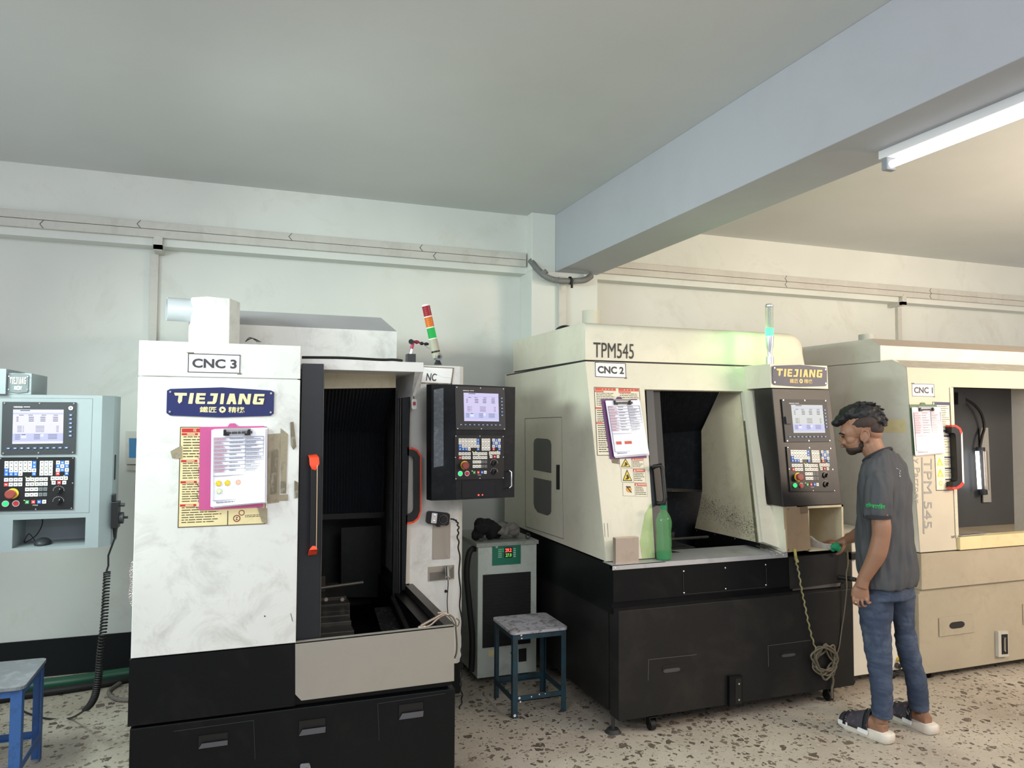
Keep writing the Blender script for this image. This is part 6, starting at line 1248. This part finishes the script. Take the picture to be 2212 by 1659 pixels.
# ---- jeans
b = MB()
for (pts) in (((1903, 58, 1232, -.05), ),): pass
b.loft([ering((W(1858+4*i, y, -.03)+W(1972+2*i, y, -.03))/2, FWD, LEFT, fr_, sw, 32, 2.2) for i, (y, fr_, sw) in enumerate(((1205, .08, .14), (1235, .09, .15), (1262, .102, .158), (1288, .105, .160)))])
def leg(ps, dref):
    R = []
    for (a_, c_, y, d0, d1) in ps:
        p = hit(a_, y, V(d0), D_); q = hit(c_, y, V(d0), D_); c = (p+q)/2; r = (p-q).length/2; R.append(ering(c, L_, D_, r, max(r*.88, d1), 28, 2.2))
    b.loft(R)
dl = lambda k: (3.09-.04*k, 2.95-.04*k, 0); dr2 = lambda k: (3.27+.075*k, 2.99-.08*k, 0)
leg([(1856, 1932, 1275, dl(0), .095), (1853, 1931, 1310, dl(.1), .085), (1858, 1927, 1350, dl(.3), .075), (1866, 1926, 1395, dl(.5), .07), (1872, 1928, 1430, dl(.6), .066), (1877, 1928, 1460, dl(.8), .064), (1881, 1929, 1510, dl(.9), .062), (1883, 1928, 1546, dl(1), .062)], 0)
leg([(1908, 1977, 1280, dr2(0), .09), (1922, 1976, 1320, dr2(.1), .08), (1930, 1976, 1350, dr2(.3), .072), (1934, 1985, 1395, dr2(.5), .068), (1946, 1995, 1440, dr2(.7), .062), (1953, 2001, 1460, dr2(.8), .06), (1959, 2005, 1500, dr2(.9), .06), (1963, 2007, 1531, dr2(1), .06)], 0)
o = b.build('jeans', jeanm, body, remesh=.006, smoothit=4, smooth=80)
tx = bpy.data.textures.new('denim', 'CLOUDS'); tx.noise_scale = .05; d = o.modifiers.new('folds', 'DISPLACE'); d.texture = tx; d.strength = .014; d.mid_level = .5
fe2 = bpy.data.objects.new('fold_axes', None); COL.objects.link(fe2); fe2.parent = body; fe2.scale = (2.2, 2.2, .7); d.texture_coords = 'OBJECT'; d.texture_coords_object = fe2
b = MB(); pk = [W(*p, -.150) for p in ((1895, 1262), (1920, 1283), (1943, 1268))]
st_ = M('pale denim stitching', (120, 134, 160), .8)
# ---- slides
def slide(heel, toe, nm):
    h = V(heel)-V((0, .012, 0)); t = V(toe)+V((0, .012, 0)); f_ = (t-h).normalized(); s_ = V((f_.y, -f_.x, 0)); Ln = (t-h).length
    so = [(0, .012), (.02, .034), (.12, .042), (.35, .041), (.6, .047), (.8, .050), (.93, .036), (1, .014)]
    outl_ = [h+f_*(Ln*q)+s_*w_ for q, w_ in so]+[h+f_*(Ln*q)-s_*w_ for q, w_ in reversed(so)]
    par = thing('slide_sandal', (h+t)/2, nm, 'sandal', 'printed slides on the feet of the person')
    R = []
    for z, k_ in ((0, .93), (.006, 1.0), (.030, 1.0), (.038, .96)):
        c0 = (h+t)/2; R.append([V((c0.x+(p.x-c0.x)*k_, c0.y+(p.y-c0.y)*k_, z+(.010 if z > .02 and (p-h).dot(f_) < .05 else 0)+(.012 if z == 0 and (p-h).dot(f_) > Ln*.85 else 0))) for p in outl_])
    b = MB(); b.loft(R); b.build('sole', M('white foam sole', (224, 216, 204), .6, dirt=.2, dirtrgb=(180, 168, 148), scale=20), par, smooth=60)
    R = []
    for q, hh, w_ in ((.36, .124, .046), (.48, .113, .049), (.62, .094, .052), (.76, .076, .053), (.90, .060, .046)):
        c = h+f_*(Ln*q); R.append([c+s_*(w_*math.cos(a_))+UZ*(.028+(hh-.02)*max(0, math.sin(a_))) for a_ in [math.pi*j/14 for j in range(15)]])
    vs = [p for r in R for p in r]; fs_ = [(i*15+j, i*15+j+1, (i+1)*15+j+1, (i+1)*15+j) for i in range(4) for j in range(14)]
    b = MB().add(vs, fs_); u = b.build('upper', M('patterned strap', (62, 62, 70), .7, dirt=.9, dirtrgb=(132, 72, 96), scale=45, thr=(.55, .62)), par, smooth=60)
    m = u.modifiers.new('t', 'SOLIDIFY'); m.thickness = .006
    b = MB()
    for q, hh, w_, dq in ((.37, .126, .048, .07), (.74, .082, .0545, .055)):
        for side in (0,):
            A = [[h+f_*(Ln*(q+k_*dq))+s_*((w_+.002)*math.cos(a_))+UZ*(.028+(hh-.02-k_*.002)*max(0, math.sin(a_))) for a_ in [math.pi*j/14 for j in range(15)]] for k_ in (0, 1)]
            b.add(A[0]+A[1], [(j, j+1, 16+j, 15+j) for j in range(14)])
    o = b.build('strap', M('black webbing', (24, 24, 28), .7, dirt=.95, dirtrgb=(220, 220, 220), scale=55, thr=(.60, .63)), par, smooth=60); m = o.modifiers.new('t', 'SOLIDIFY'); m.thickness = .004
    b = MB()
    for q in (.42, .80): c = h+f_*(Ln*q)-s_*.048; b.loft([[c+f_*(x*.026)-s_*y+UZ*(.030+z*.010) for x, z in ((-1, -1), (1, -1), (1.1, 0), (1, 1), (-1, 1), (-1.1, 0))] for y in (0, .006)])
    b.build('side_buckle', wht, par, smooth=0)
slide(HLp, TLp, 'white-soled printed slide on the left foot, nearer the camera'); slide(HRp, TRp, 'white-soled printed slide on the right foot, farther from the camera')
# ---- cloth under the right hand and the things on the tool shelf
g = MB(); 
for k in range(9): g.ell(W(1804+random.uniform(-6, 8), 1183+random.uniform(-7, 6), dr-.045+random.uniform(-.01, .01)), .016, .012, .014, n=10, m=8)
g.build('cloth', M('green mesh cloth', (36, 150, 104), .8), remesh=.005, smoothit=2, smooth=80, label='green crumpled cloth held under the right hand of the person', cat='cloth')
b = MB()
for k, (ya, yb, r_) in enumerate(((1160, 1176, .010), (1167, 1181, .009), (1174, 1184, .008))):
    b.tube(spline([aY(1749, ya, 3.50), aY(1760, ya+8, 3.46), aY(1778, yb, 3.42), aY(1798, yb+2, 3.39)], 6), [r_*1.2]*6+[r_]*13, 8)
b.build('cloth_strips', M('grey cotton', (170, 164, 156), .9, dirt=.4, dirtrgb=(120, 114, 108), scale=20), remesh=.005, smoothit=3, smooth=80, label='folded grey cloth strips lying in the open tool shelf under the hand', cat='cloth')
